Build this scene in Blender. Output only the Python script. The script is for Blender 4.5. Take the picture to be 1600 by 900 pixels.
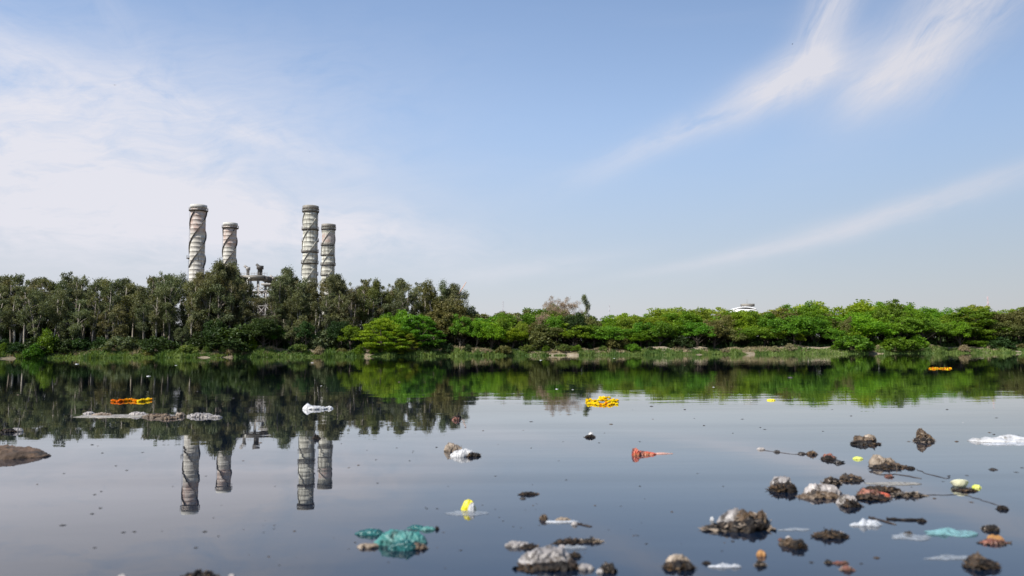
import bpy, math, random
import numpy as np
from mathutils import Vector, Matrix, noise as mn

for o in list(bpy.data.objects):
    bpy.data.objects.remove(o)
S = bpy.context.scene
COL = S.collection
R = math.radians

# ---------------------------------------------------------------- camera
F = 1200.0                       # focal length in photograph pixels (1600 wide)
CAM_H = 0.70
cam_d = bpy.data.cameras.new('camera'); cam = bpy.data.objects.new('camera', cam_d); COL.objects.link(cam)
cam_d.sensor_width = 36; cam_d.lens = 36*F/1600
cam_d.clip_start = 0.05; cam_d.clip_end = 12000
cam.location = (0, 0, CAM_H)
PITCH = math.atan(101/F); ROLL = R(-0.31)
CR = Matrix.Rotation(math.pi/2+PITCH, 3, 'X') @ Matrix.Rotation(ROLL, 3, 'Z')
cam.rotation_euler = CR.to_euler()
cam_d.dof.use_dof = True; cam_d.dof.focus_distance = 26; cam_d.dof.aperture_fstop = 2.5
S.camera = cam
S.render.resolution_x = 1024; S.render.resolution_y = 576

# ---------------------------------------------------------------- sky, sun, exposure
SUN_EL, SUN_AZ = R(46), R(-130)          # azimuth from +Y, negative = left
S.view_settings.view_transform = 'Standard'; S.view_settings.look = 'None'
S.view_settings.exposure = 0.5; S.view_settings.gamma = 1
SKY_STRENGTH = 0.135
W = bpy.data.worlds.new('World'); S.world = W; W.use_nodes = True
nt = W.node_tree; nt.nodes.clear()

class NG:
    """tiny node-graph helper"""
    def __init__(s, nt): s.nt = nt
    def n(s, t, **kw):
        nd = s.nt.nodes.new(t)
        for k, v in kw.items(): setattr(nd, k, v)
        return nd
    def put(s, sock, v):
        if isinstance(v, bpy.types.NodeSocket): s.nt.links.new(v, sock)
        else: sock.default_value = v
    def m(s, op, a, b=0.0, c=None, clamp=False):
        nd = s.n('ShaderNodeMath', operation=op, use_clamp=clamp)
        s.put(nd.inputs[0], a); s.put(nd.inputs[1], b)
        if c is not None: s.put(nd.inputs[2], c)
        return nd.outputs[0]
    def mix(s, f, a, b, blend='MIX'):
        nd = s.n('ShaderNodeMix', data_type='RGBA', blend_type=blend)
        s.put(nd.inputs[0], f); s.put(nd.inputs[6], a); s.put(nd.inputs[7], b)
        return nd.outputs[2]
    def smooth(s, x, a, b, lo=0.0, hi=1.0):
        nd = s.n('ShaderNodeMapRange', interpolation_type='SMOOTHSTEP')
        s.put(nd.inputs[0], x)
        for i, v in enumerate((a, b, lo, hi)): nd.inputs[i+1].default_value = v
        return nd.outputs[0]
    def noise(s, vec, scale, detail=4, rough=.5, dist=0.0):
        nd = s.n('ShaderNodeTexNoise'); s.put(nd.inputs['Vector'], vec)
        nd.inputs['Scale'].default_value = scale; nd.inputs['Detail'].default_value = detail
        nd.inputs['Roughness'].default_value = rough; nd.inputs['Distortion'].default_value = dist
        return nd.outputs[0]
    def xyz(s, x, y, z=0.0):
        nd = s.n('ShaderNodeCombineXYZ')
        for i, v in enumerate((x, y, z)): s.put(nd.inputs[i], v)
        return nd.outputs[0]
    def map(s, vec, scale=(1,1,1), loc=(0,0,0)):
        nd = s.n('ShaderNodeMapping'); s.put(nd.inputs[0], vec)
        nd.inputs['Scale'].default_value = scale; nd.inputs['Location'].default_value = loc
        return nd.outputs[0]

def sky_graph():
    g = NG(nt)
    sky = g.n('ShaderNodeTexSky', sky_type='NISHITA', sun_disc=False, sun_elevation=SUN_EL, sun_rotation=SUN_AZ % (2*math.pi),
              altitude=200, air_density=1.1, dust_density=.5, ozone_density=3.5)
    tc = g.n('ShaderNodeTexCoord')
    sp = g.n('ShaderNodeSeparateXYZ'); g.put(sp.inputs[0], tc.outputs['Generated'])
    x, y, z = sp.outputs
    az = g.m('MULTIPLY', g.m('ARCTAN2', x, y), 180/math.pi)
    el = g.m('MULTIPLY', g.m('ARCSINE', z), 180/math.pi)
    def wisp(a0, e0, ang, L, Wd, amp, seed, thr=.35, fib=3.2, power=1.0):
        c, s_ = math.cos(R(ang)), math.sin(R(ang))
        da = g.m('SUBTRACT', az, a0); de = g.m('SUBTRACT', el, e0)
        u = g.m('ADD', g.m('MULTIPLY', da, c), g.m('MULTIPLY', de, s_))
        v = g.m('SUBTRACT', g.m('MULTIPLY', de, c), g.m('MULTIPLY', da, s_))
        warp = g.m('MULTIPLY', g.m('SUBTRACT', g.noise(g.xyz(u, v, seed), .13, 3), .5), 3.0*min(1, Wd/2))
        v2 = g.m('ADD', v, warp)
        uu = g.m('DIVIDE', u, L); vv = g.m('DIVIDE', v2, Wd)
        r2 = g.m('ADD', g.m('MULTIPLY', uu, uu), g.m('MULTIPLY', vv, vv))
        mask = g.m('EXPONENT', g.m('MULTIPLY', r2, -1.0))
        n = g.noise(g.xyz(g.m('MULTIPLY', u, .16), g.m('MULTIPLY', v2, .16*fib), seed+7), 1.0, 7, .62, .6)
        nn = g.smooth(n, thr, thr+.35)
        fb = g.noise(g.xyz(g.m('MULTIPLY', u, .22), g.m('MULTIPLY', v2, 1.5), seed+31), 1.0, 8, .68, 1.1)
        nn = g.m('MULTIPLY', nn, g.smooth(fb, .26, .70, .66, 1.0))
        return g.m('MULTIPLY', g.m('MULTIPLY', mask, nn), amp*1.04)
    ws = [
        wisp(-35, 13.0, 10, 19, 5.4, .95, 1, .20, 1.8),     # broad milky cloud at left
        wisp(-26, 9.0, 4, 16, 4.0, .80, 2, .20, 2.0),
        wisp(-14, 8.6, -2, 11, 2.0, .75, 3, .24, 2.6),      # behind the chimneys
        wisp(-37, 19.0, -14, 8, 2.4, .50, 4, .26),
        wisp(-20, 16.0, -16, 10, 1.1, .36, 5, .28),
        wisp(27, 9.2, 14, 10, .80, .62, 6, .16, 3),         # long low streak on the right
        wisp(16, 6.8, 9, 8, .42, .36, 7, .16),
        wisp(1, 6.2, 7, 7, .7, .30, 8, .2),
        wisp(13, 15.9, 20, 9, 1.0, .45, 9, .20, 3),         # diagonal wisps top right
        wisp(20.6, 18.6, 20, 4.6, 1.5, .95, 10, .14, 2.0),
        wisp(23.6, 22.6, 62, 4.6, 1.5, .75, 11, .2),
        wisp(27.0, 17.9, 24, 3.6, 1.5, .85, 12, .14, 2.0),
        wisp(31.5, 21.6, 42, 6.5, 2.6, .75, 13, .2),
        wisp(-30, 24, -50, 7, 1.2, .18, 14, .3),
    ]
    tot = ws[0]
    for w_ in ws[1:]: tot = g.m('ADD', tot, w_)
    # thin cirrus over the rest of the dome
    gen = g.noise(g.map(tc.outputs['Generated'], (1, 1, 3.5)), 2.1, 7, .6, .8)
    front = g.smooth(y, .35, .75, 1.0, .12)
    tot = g.m('ADD', tot, g.m('MULTIPLY', g.smooth(gen, .5, .8), g.m('MULTIPLY', front, .5)))
    tot = g.m('MINIMUM', tot, .92)
    side = g.smooth(az, -12, 48, 1.0, .78)
    lift = g.m('MULTIPLY', side, g.smooth(el, 3, 18, .62, 1.0))
    base = g.mix(1.0, sky.outputs[0], g.mix(1.0, (SKY_STRENGTH,)*3+(1,), g.xyz(lift, lift, lift), 'MULTIPLY'), 'MULTIPLY')
    cside = g.smooth(az, -12, 48, 1.0, .88)
    # pale dusty air thickening towards the horizon, a little brighter on the sun's side
    hz = g.m('EXPONENT', g.m('MULTIPLY', g.m('MAXIMUM', el, 0), -1/12.0))
    hcol = g.mix(1.0, (.460, .455, .500, 1), g.xyz(side, side, side), 'MULTIPLY')
    base = g.mix(g.m('MULTIPLY', hz, .97), base, hcol)
    ccol = g.mix(1.0, (.570, .565, .610, 1), g.xyz(cside, cside, cside), 'MULTIPLY')
    col = g.mix(tot, base, ccol)
    bg = g.n('ShaderNodeBackground'); g.put(bg.inputs[0], col); bg.inputs[1].default_value = 1.0
    out = g.n('ShaderNodeOutputWorld'); g.put(out.inputs[0], bg.outputs[0])
sky_graph()

sd = bpy.data.lights.new('sun', 'SUN'); sun = bpy.data.objects.new('sun', sd); COL.objects.link(sun)
sd.energy = 5.0; sd.angle = R(.53); sd.color = (1, .95, .87)
sdir = Vector((math.sin(SUN_AZ)*math.cos(SUN_EL), math.cos(SUN_AZ)*math.cos(SUN_EL), math.sin(SUN_EL)))
sun.rotation_euler = sdir.to_track_quat('Z', 'Y').to_euler(); sun.location = (-60, -20, 80)

# ---------------------------------------------------------------- helpers
def ray(px, py):
    return CR @ Vector(((px-800)/F, (450-py)/F, -1))
def at(px, py, D):
    """point seen at photograph pixel (px,py) at ground distance Y=D"""
    d = ray(px, py); return Vector((0, 0, CAM_H)) + d*(D/d.y)
def on_water(px, py):
    d = ray(px, py); t = -CAM_H/d.z; return Vector((0, 0, CAM_H)) + d*t

def tag(o, label=None, cat=None, group=None, kind=None):
    if label: o['label'] = label
    if cat: o['category'] = cat
    if group: o['group'] = group
    if kind: o['kind'] = kind
    return o
def empty(name, loc, rz=0):
    o = bpy.data.objects.new(name, None); o.empty_display_size = .3
    o.location = loc; o.rotation_euler = (0, 0, rz); COL.objects.link(o); return o
def link(name, mesh, mat=None, parent=None, loc=None):
    o = bpy.data.objects.new(name, mesh); COL.objects.link(o)
    if mat is not None and not mesh.materials: mesh.materials.append(mat)
    if parent: o.parent = parent
    if loc is not None: o.location = loc
    return o
def mesh_np(name, V, Fq, smooth=False):
    me = bpy.data.meshes.new(name)
    V = np.asarray(V, dtype=np.float32)
    me.vertices.add(len(V)); me.vertices.foreach_set('co', V.ravel())
    if isinstance(Fq, np.ndarray):
        n, k = Fq.shape
        me.loops.add(n*k); me.loops.foreach_set('vertex_index', Fq.astype(np.int32).ravel())
        me.polygons.add(n); me.polygons.foreach_set('loop_start', np.arange(0, n*k, k, dtype=np.int32))
    else:
        tot = np.array([len(f) for f in Fq], dtype=np.int32)
        me.loops.add(int(tot.sum())); me.loops.foreach_set('vertex_index', np.concatenate([np.array(f, dtype=np.int32) for f in Fq]))
        me.polygons.add(len(Fq)); me.polygons.foreach_set('loop_start', np.concatenate([[0], np.cumsum(tot)[:-1]]).astype(np.int32))
    me.update(calc_edges=True)
    if smooth: me.polygons.foreach_set('use_smooth', np.ones(len(me.polygons), dtype=bool))
    me.validate(); return me

class MB:
    """collects shapes into one mesh"""
    def __init__(s): s.v = []; s.f = []
    def add(s, V, Fs):
        b = len(s.v); s.v += [tuple(v) for v in V]; s.f += [tuple(i+b for i in f) for f in Fs]; return s
    def box(s, c, d, rot=None):
        V = [Vector((x*d[0]/2, y*d[1]/2, z*d[2]/2)) for x in (-1, 1) for y in (-1, 1) for z in (-1, 1)]
        if rot is not None: V = [rot @ v for v in V]
        V = [v+Vector(c) for v in V]
        return s.add(V, [(0,1,3,2),(4,6,7,5),(0,4,5,1),(2,3,7,6),(0,2,6,4),(1,5,7,3)])
    def tube(s, pts, rad, n=8, cap=True):
        pts = [Vector(p) for p in pts]; V = []; Fs = []
        if not hasattr(rad, '__len__'): rad = [rad]*len(pts)
        up = Vector((0, 0, 1))
        for i, p in enumerate(pts):
            t = (pts[min(i+1, len(pts)-1)]-pts[max(i-1, 0)])
            t = t.normalized() if t.length > 1e-9 else Vector((0,0,1))
            a = t.cross(up) if abs(t.z) < .95 else t.cross(Vector((1, 0, 0)))
            a.normalize(); b = t.cross(a)
            for k in range(n):
                w = 2*math.pi*k/n; V.append(p+(a*math.cos(w)+b*math.sin(w))*rad[i])
        for i in range(len(pts)-1):
            for k in range(n):
                k2 = (k+1) % n; Fs.append((i*n+k, i*n+k2, (i+1)*n+k2, (i+1)*n+k))
        if cap: Fs += [tuple(range(n))[::-1], tuple((len(pts)-1)*n+k for k in range(n))]
        return s.add(V, Fs)
    def lathe(s, prof, n=32, c=(0,0,0), closed=False):
        V = []; Fs = []; m_ = len(prof)
        for (r, z) in prof:
            for k in range(n):
                w = 2*math.pi*k/n; V.append((c[0]+r*math.cos(w), c[1]+r*math.sin(w), c[2]+z))
        for i in range(m_ if closed else m_-1):
            j = (i+1) % m_
            for k in range(n):
                k2 = (k+1) % n; Fs.append((i*n+k, i*n+k2, j*n+k2, j*n+k))
        return s.add(V, Fs)
    def mesh(s, name, smooth=False): return mesh_np(name, s.v, s.f, smooth)
    def build(s, name, mat, parent=None, smooth=False, loc=None): return link(name, s.mesh(name, smooth), mat, parent, loc)

MATS = {}
def new_mat(name):
    m = bpy.data.materials.new(name); m.use_nodes = True; m.node_tree.nodes.clear()
    g = NG(m.node_tree); out = g.n('ShaderNodeOutputMaterial'); return m, g, out
def patchy(name, cols, scale=3.0, rough=.7, spec=.3, bump=.0, coord='Object', detail=6, stretch=(1,1,1), contrast=.12):
    """two or three colours in noise patches"""
    if name in MATS: return MATS[name]
    m, g, out = new_mat(name)
    tc = g.n('ShaderNodeTexCoord'); v = g.map(tc.outputs[coord], stretch)
    n1 = g.noise(v, scale, detail, .6, .3)
    c = g.mix(g.smooth(n1, .5-contrast, .5+contrast), cols[0]+(1,), cols[1]+(1,))
    if len(cols) > 2:
        n2 = g.noise(g.map(v, (1,1,1), (9, 4, 2)), scale*1.9, detail, .65)
        c = g.mix(g.smooth(n2, .54, .66), c, cols[2]+(1,))
    n3 = g.noise(v, scale*7, 3, .6)
    c = g.mix(1.0, c, g.mix(n3, (.75,)*3+(1,), (1.2,)*3+(1,)), 'MULTIPLY')
    b = g.n('ShaderNodeBsdfPrincipled'); g.put(b.inputs['Base Color'], c)
    g.put(b.inputs['Roughness'], g.m('ADD', g.m('MULTIPLY', n3, .3), rough-.15)); b.inputs['Specular IOR Level'].default_value = spec
    if bump:
        bp = g.n('ShaderNodeBump'); bp.inputs['Strength'].default_value = 1; bp.inputs['Distance'].default_value = bump
        g.put(bp.inputs['Height'], g.noise(v, scale*5, 5, .65)); g.put(b.inputs['Normal'], bp.outputs[0])
    g.put(out.inputs[0], b.outputs[0]); MATS[name] = m; return m

def foliage(name, c1, c2, transl=.35, patch=.35, young=None):
    m, g, out = new_mat(name)
    tc = g.n('ShaderNodeTexCoord'); oi = g.n('ShaderNodeObjectInfo')
    off = g.xyz(g.m('MULTIPLY', oi.outputs['Random'], 40), 0., 0.)
    va = g.n('ShaderNodeVectorMath', operation='ADD'); g.put(va.inputs[0], tc.outputs['Object']); g.put(va.inputs[1], off)
    n1 = g.noise(va.outputs[0], patch, 3, .6); n2 = g.noise(va.outputs[0], 3.5, 2, .6)
    f = g.m('ADD', g.m('MULTIPLY', g.smooth(n1, .35, .65), .6), g.m('MULTIPLY', g.smooth(n2, .3, .7), .4))
    c = g.mix(f, c1+(1,), c2+(1,))
    hs = g.n('ShaderNodeHueSaturation'); g.put(hs.inputs['Color'], c)
    g.put(hs.inputs['Value'], g.m('ADD', g.m('MULTIPLY', oi.outputs['Random'], .45), .78))
    g.put(hs.inputs['Hue'], g.m('ADD', g.m('MULTIPLY', g.m('FRACT', g.m('MULTIPLY', oi.outputs['Random'], 7.3)), .05), .472))
    d = g.n('ShaderNodeBsdfPrincipled'); g.put(d.inputs['Base Color'], hs.outputs[0])
    d.inputs['Roughness'].default_value = .55; d.inputs['Specular IOR Level'].default_value = .25
    t = g.n('ShaderNodeBsdfTranslucent')
    g.put(t.inputs[0], g.mix(1.0, hs.outputs[0], (1.3, 1.25, .5, 1), 'MULTIPLY'))
    mx = g.n('ShaderNodeMixShader'); mx.inputs[0].default_value = transl
    g.put(mx.inputs[1], d.outputs[0]); g.put(mx.inputs[2], t.outputs[0]); g.put(out.inputs[0], mx.outputs[0]); return m

# ---------------------------------------------------------------- the river bank, ground and water
def edge_y(x):
    """far waterline"""
    x = np.asarray(x, dtype=float)
    return 170 + 0.07*np.clip(x, -200, 400) + 1.1*np.sin(x*.13+1) + .7*np.sin(x*.31+.4) + .5*np.sin(x*.71)
def terr(x, y):
    """ground height"""
    x = np.asarray(x, dtype=float); y = np.asarray(y, dtype=float)
    t = y-edge_y(x)
    lip = 1.15+.25*np.sin(x*.21)+.18*np.sin(x*.57+2)
    far = np.where(t < 0, np.maximum(-1.6, t*.35), np.minimum(t*.35, .35)+lip*np.clip((t-.8)/3.2, 0, 1)**1.3+.5*np.clip((t-5)/14, 0, 1))
    far = far+np.where(t > 2, .12*np.sin(x*.9+y*.7)+.1*np.sin(x*1.7-y*.9), 0)
    near = np.where(y < 0.2, np.minimum(.9, (0.2-y)*.35), -1.6)
    near = np.where((y >= 0.2), np.maximum(-1.6, -(y-.2)*.35), near)
    return np.where(y < 60, near, far)

def ground():
    xs = np.concatenate([[-6000, -3500, -2000, -1200, -700, -400, -260, -190], np.arange(-150, 165, 1.5), [200, 280, 420, 700, 1200, 2000, 3500, 6000]])
    ts = np.concatenate([[-1e9], np.array([-12, -6, -3, -1.5, -.8, -.4, 0, .4, .8, 1.2, 1.7, 2.2, 2.8, 3.4, 4, 4.7, 5.5, 6.5, 8, 10, 13, 17, 22, 30, 45, 70, 110, 200, 400, 900, 2000, 5000, 9000])])
    near = [-3000, -600, -100, -30, -10, -4, -2.5, -1.5, -.8, -.3, .0, .2, .5, 1, 2, 5, 20, 60]
    V = []; 
    for y in near:
        for x in xs: V.append((x, y, float(terr(x, y)) if y < 59 else -1.6))
    for t in ts[1:]:
        for x in xs:
            e = float(edge_y(x)); y = e+t
            z = float(terr(x, y)) if t < 60 else 2.0
            V.append((x, y, z))
    nx = len(xs); ny = len(near)+len(ts)-1
    i = np.arange(nx-1); q = []
    for j in range(ny-1): q.append(np.stack([j*nx+i, j*nx+i+1, (j+1)*nx+i+1, (j+1)*nx+i], 1))
    me = mesh_np('ground', V, np.concatenate(q), True)
    m, g, out = new_mat('earth')
    tc = g.n('ShaderNodeTexCoord'); v = tc.outputs['Object']
    n1 = g.noise(v, .12, 5, .6); n2 = g.noise(v, .9, 6, .65); n3 = g.noise(v, 6, 4, .6)
    c = g.mix(g.smooth(n1, .4, .6), (.24, .195, .135, 1), (.13, .105, .065, 1))
    c = g.mix(g.smooth(n2, .52, .66), c, (.40, .35, .27, 1))
    c = g.mix(g.smooth(n3, .58, .7), c, (.07, .075, .035, 1))
    b = g.n('ShaderNodeBsdfPrincipled'); g.put(b.inputs['Base Color'], c); b.inputs['Roughness'].default_value = .95
    bp = g.n('ShaderNodeBump'); bp.inputs['Distance'].default_value = .15; g.put(bp.inputs['Height'], n3); g.put(b.inputs['Normal'], bp.outputs[0])
    g.put(out.inputs[0], b.outputs[0])
    o = link('ground', me, m); tag(o, kind='structure')
ground()

def water():
    xs = np.array([-6000, -1500, -400, -150, -50, -10, 0, 10, 50, 150, 400, 1500, 6000.]); ys = np.array([-2., 1, 4, 12, 40, 100, 160, 175, 206.])
    V = [(x, y, 0) for y in ys for x in xs]; nx = len(xs)
    # the water sheet ends inside the bank on both sides
    V = [(x, (y if y < 150 else (edge_y(x)+.9 if y == 206 else edge_y(x)-(20 if y == 160 else 6))), z) for x, y, z in V]
    Fs = [(j*nx+i, j*nx+i+1, (j+1)*nx+i+1, (j+1)*nx+i) for j in range(len(ys)-1) for i in range(nx-1)]
    m, g, out = new_mat('river_water')
    tc = g.n('ShaderNodeTexCoord'); v = tc.outputs['Object']
    b = g.n('ShaderNodeBsdfPrincipled'); b.inputs['IOR'].default_value = 1.17; b.inputs['Coat Weight'].default_value = 1.0; b.inputs['Coat IOR'].default_value = 1.17; b.inputs['Coat Roughness'].default_value = .01
    n0 = g.noise(g.map(v, (.05, .12, 1)), 1, 3)
    sc = g.noise(g.map(v, (.22, .9, 1)), 1, 7, .62, .8)
    scum = g.m('MULTIPLY', g.smooth(sc, .56, .72), g.smooth(g.noise(g.map(v, (4, 9, 1)), 1, 6, .7), .42, .62, .15, 1.0))
    g.put(b.inputs['Base Color'], g.mix(g.m('MULTIPLY', scum, .55), g.mix(n0, (.003, .007, .016, 1), (.006, .011, .022, 1)), (.075, .07, .055, 1)))
    b.inputs['Roughness'].default_value = .012; b.inputs['Specular IOR Level'].default_value = .5
    g.put(b.inputs['Coat Weight'], g.smooth(g.noise(g.map(v, (.10, .55, 1)), 1, 6, .6, .7), .36, .62, .72, 1.0))
    patch = g.smooth(g.noise(g.map(v, (.02, .07, 1)), 1, 3), .38, .62, .35, 1.0)
    r1 = g.noise(g.map(v, (.55, 1.5, 1)), 1, 3, .5)
    r2 = g.noise(g.map(v, (3.0, 6.5, 1)), 1, 2, .5)
    h = g.m('ADD', g.m('MULTIPLY', r1, .0030), g.m('MULTIPLY', r2, .00040))
    h = g.m('MULTIPLY', h, patch)
    bp = g.n('ShaderNodeBump'); bp.inputs['Strength'].default_value = 1; bp.inputs['Distance'].default_value = 1
    g.put(bp.inputs['Height'], h); g.put(b.inputs['Normal'], bp.outputs[0]); g.put(b.inputs['Coat Normal'], bp.outputs[0])
    g.put(out.inputs[0], b.outputs[0])
    tag(link('river_water', mesh_np('river_water', V, Fs, True), m), kind='structure')
water()

# ---------------------------------------------------------------- chimneys
M_shaft1 = patchy('shaft_pale', [(.50, .48, .43), (.37, .35, .31), (.24, .22, .19)], .5, .8, stretch=(1.3,1.3,.3), contrast=.12)
M_rust = patchy('shaft_rust', [(.46, .41, .37), (.36, .27, .23), (.50, .47, .43)], .5, .8, stretch=(1,1,.5))
M_shaft2 = patchy('shaft_streaked', [(.55, .54, .47), (.34, .33, .28), (.19, .18, .15)], .8, .8, stretch=(1.6,1.6,.12), contrast=.09)
M_dark = patchy('strake_metal', [(.06, .055, .05), (.10, .085, .07)], .8, .6)
M_mid = patchy('platform_metal', [(.16, .15, .13), (.24, .22, .19)], .8, .6)
M_str2 = patchy('grey_strake', [(.24, .23, .20), (.34, .33, .29)], .8, .7)
M_palem = patchy('pale_metal', [(.50, .49, .45), (.36, .35, .32)], .8, .6)

def chimney(px, top_y, D, style, seed, label):
    top = at(px, top_y, D); H = top.z-2; r = 2.98
    root = empty('chimney', (top.x, top.y, 2)); tag(root, label, 'chimney', 'tall power station chimneys')
    shaft = M_shaft1 if style == 0 else M_shaft2
    # plated shaft with welded ring seams
    prof = []; z = 0; seg = 1.9
    while z < H-1.6:
        prof += [(r, z), (r, z+seg-.22), (r*1.010, z+seg-.2), (r*1.010, z+seg-.02)]; z += seg
    prof += [(r, z), (r, H-1.4)]
    a = [p for p in prof if p[1] <= H-11]; b = [p for p in prof if p[1] >= a[-1][1]]
    MB().lathe(a, 40).build('shaft', shaft, root, True)
    MB().lathe(b, 40).build('upper_shaft', M_rust if style == 0 else shaft, root, True)
    if style == 1 and top_y > 340:
        MB().lathe([(r*1.006, H-9.4), (r*1.006, H-4.6)], 40).build('rust_band', M_rust, root, True)
    # rim
    MB().lathe([(r, H-1.4), (r*1.13, H-1.2), (r*1.13, H), (r*.9, H), (r*.9, H-2.5)], 40).build('rim', M_palem if style == 0 else M_mid, root, True)
    # platforms with railings
    def platform(z, wd=1.1, a0=0, a1=2*math.pi, name='platform'):
        mb = MB(); n = 40; V = []; ro = r+wd
        k0 = int(n*a0/(2*math.pi)); k1 = int(n*a1/(2*math.pi)); full = (k1-k0) >= n
        for k in range(k0, k1+(0 if full else 1)):
            w = 2*math.pi*k/n; c, s_ = math.cos(w), math.sin(w)
            V += [(c*r, s_*r, z-.55), (c*ro, s_*ro, z-.2), (c*ro, s_*ro, z+.05), (c*r, s_*r, z+.05)]
        cnt = len(V)//4; Fs = []
        for k in range(cnt if full else cnt-1):
            k2 = (k+1) % cnt
            for q in range(4): Fs.append((k*4+q, k2*4+q, k2*4+(q+1) % 4, k*4+(q+1) % 4))
        if not full: Fs += [(0,1,2,3), tuple((cnt-1)*4+q for q in (3,2,1,0))]
        mb.add(V, Fs); p = mb.build(name, M_dark, root)
        rl = MB()
        for k in range(k0, k1+1, 2):
            w = 2*math.pi*k/n; c, s_ = math.cos(w)*(ro-.06), math.sin(w)*(ro-.06)
            rl.box((c, s_, z+.6), (.09, .09, 1.1))
        for hz in (.6, 1.12):
            rl.tube([(math.cos(2*math.pi*k/n)*(ro-.06), math.sin(2*math.pi*k/n)*(ro-.06), z+hz) for k in range(k0, k1+1)], .05, 4)
        rl.build('railing', M_mid, p)
    ztop = H-2.3
    platform(ztop, .85 if style == 0 else .55)
    zend = H-26.5 if style == 0 else H-44
    rings = [] if style == 0 else [H-5.2-4.75*k for k in range(1, 8)]
    rr = random.Random(seed)
    for z in rings:
        a0 = rr.choice([math.pi*.55, math.pi*.9, 0]); platform(z, .6, a0, a0+math.pi*rr.choice([1.0, 1.3, 1.6]))
    if style == 0: platform(H-22.5, 1.2, math.pi*.93, math.pi*1.15)
    # three-start helical strakes
    pitch = 30.5; N = 120
    for q in range(3):
        V = []; Fs = []
        for i in range(N+1):
            z = ztop-.6+(zend-ztop+.6)*i/N
            w = 2*math.pi*(q/3 + z/pitch)+seed*.9
            for (rad, dz) in ((r-.02, -.22), (r+(.5 if style == 0 else .36), -.15), (r+(.5 if style == 0 else .36), .15), (r-.02, .22)):
                V.append((math.cos(w)*rad, math.sin(w)*rad, z+dz))
        for i in range(N):
            for c in range(4): Fs.append((i*4+c, i*4+(c+1) % 4, (i+1)*4+(c+1) % 4, (i+1)*4+c))
        MB().add(V, Fs).build('strake', M_dark if style == 0 else M_str2, root)  # dark metal on the left pair has the fins' shadow put into its colour
    # ladder and cable duct up the side
    la = R(200 if style == 0 else -12)
    c, s_ = math.cos(la), math.sin(la)
    lad = MB(); tx, ty = -s_*.25, c*.25; rad = r+.35
    for sg in (-1, 1): lad.tube([(c*rad+sg*tx, s_*rad+sg*ty, 0), (c*rad+sg*tx, s_*rad+sg*ty, H-2)], .05, 4)
    zz = .5
    while zz < H-2.2: lad.tube([(c*rad-tx, s_*rad-ty, zz), (c*rad+tx, s_*rad+ty, zz)], .035, 4, False); zz += .6
    lad.build('ladder', M_dark, root)
    return root
chimney(310.5, 321, 320, 0, 1, 'tallest chimney furthest left, wrapped in dark spiral fins under a reddish top')
chimney(360, 349, 363, 0, 2.4, 'shorter chimney with dark spiral fins, second chimney from the left')
chimney(485.5, 322.5, 320, 1, 3, 'tall streaked grey chimney ringed with platforms, left one of the right-hand pair')
chimney(513.5, 351, 363, 1, 4.4, 'shorter ringed chimney with a rusty band, furthest right of the chimneys')

# ---------------------------------------------------------------- power station behind the trees
def plant():
    D = 300; k = D/F
    c = at(400, 430, D); root = empty('boiler_house', (c.x, D, 2)); zt = c.z-2
    tag(root, 'open steel boiler house with decks, braces and vent pipes rising behind the trees', 'power plant')
    def X(px): return at(px, 440, D).x-c.x
    def Z(py): return at(410, py, D).z-2
    M_steel = patchy('plant_steel', [(.30, .28, .26), (.19, .18, .165)], .6, .6)
    M_pink = patchy('pink_cladding', [(.42, .31, .29), (.33, .27, .25)], .25, .8)
    # main roof deck, lower deck
    MB().box(((X(375)+X(413))/2, 4, Z(433)), (X(413)-X(375), 11, 1.3)).build('upper_deck', M_mid, root)
    MB().box(((X(412)+X(419))/2, 4, Z(436)), (X(419)-X(412)+.6, 9, 2.0)).build('hopper', M_dark, root)
    MB().box(((X(410)+X(445))/2, 4, Z(444.5)), (X(445)-X(410), 11, .8)).build('lower_deck', M_steel, root)
    for px, dy in [(378,0),(392,0),(404,0),(416,0),(430,0),(443,0),(378,8),(392,8),(404,8),(416,8),(430,8),(443,8)]:
        zc = Z(436 if px < 410 else 446)
        MB().box((X(px), dy, zc/2), (.5, .5, zc)).build('column', M_steel, root)
    for z0, z1 in ((455, 446), (466, 455), (478, 466), (492, 478)):
        b = MB(); ps = [378, 392, 404, 416, 430, 443]
        for i in range(5):
            b.tube([(X(ps[i]), -.3, Z(z0)), (X(ps[i+1]), -.3, Z(z1))], .17, 5); b.tube([(X(ps[i]), -.3, Z(z1)), (X(ps[i+1]), -.3, Z(z0))], .17, 5)
        b.tube([(X(378), -.3, Z(z0)), (X(443), -.3, Z(z0))], .22, 5)
        b.build('bracing', M_steel, root)
        MB().box(((X(378)+X(443))/2, 4, Z(z0)-.3), (X(443)-X(378), 8, .25)).build('walkway', M_mid, root)
    for px, t, w, mt in ((383, 416, .85, M_steel), (402, 414, 1.35, M_dark), (424, 432, .75, M_steel)):
        z0 = Z(433 if px < 410 else 445); z1 = Z(t)
        v = MB().lathe([(w*.7, 0), (w*.7, (z1-z0)*.7), (w, (z1-z0)*.72), (w, z1-z0), (w*.8, z1-z0), (w*.8, (z1-z0)*.9)], 16, (X(px), 3, z0)).build('vent_pipe', mt, root)
        MB().tube([(X(px)-.3, 3, z1-.3), (X(px)-1.5, 3, z1+.6)], .5, 10).build('cowl', mt, v)
    rl = MB()
    for px in range(375, 420, 4): rl.box((X(px), -1.4, Z(430.5)+.4), (.1, .1, 1.4))
    rl.box(((X(375)+X(418))/2, -1.4, Z(427.5)), (X(418)-X(375), .1, .1)); rl.build('railing', M_steel, root)
    MB().box(((X(385)+X(440))/2, 12, Z(470)/2), (X(440)-X(385), 6, Z(470))).build('wall', M_pink, root)
    MB().tube([(X(388), -1.5, Z(540)), (X(388), -1.5, Z(438)), (X(392), -1.5, Z(434))], .5, 10).build('riser_pipe', M_palem, root)
plant()

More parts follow.
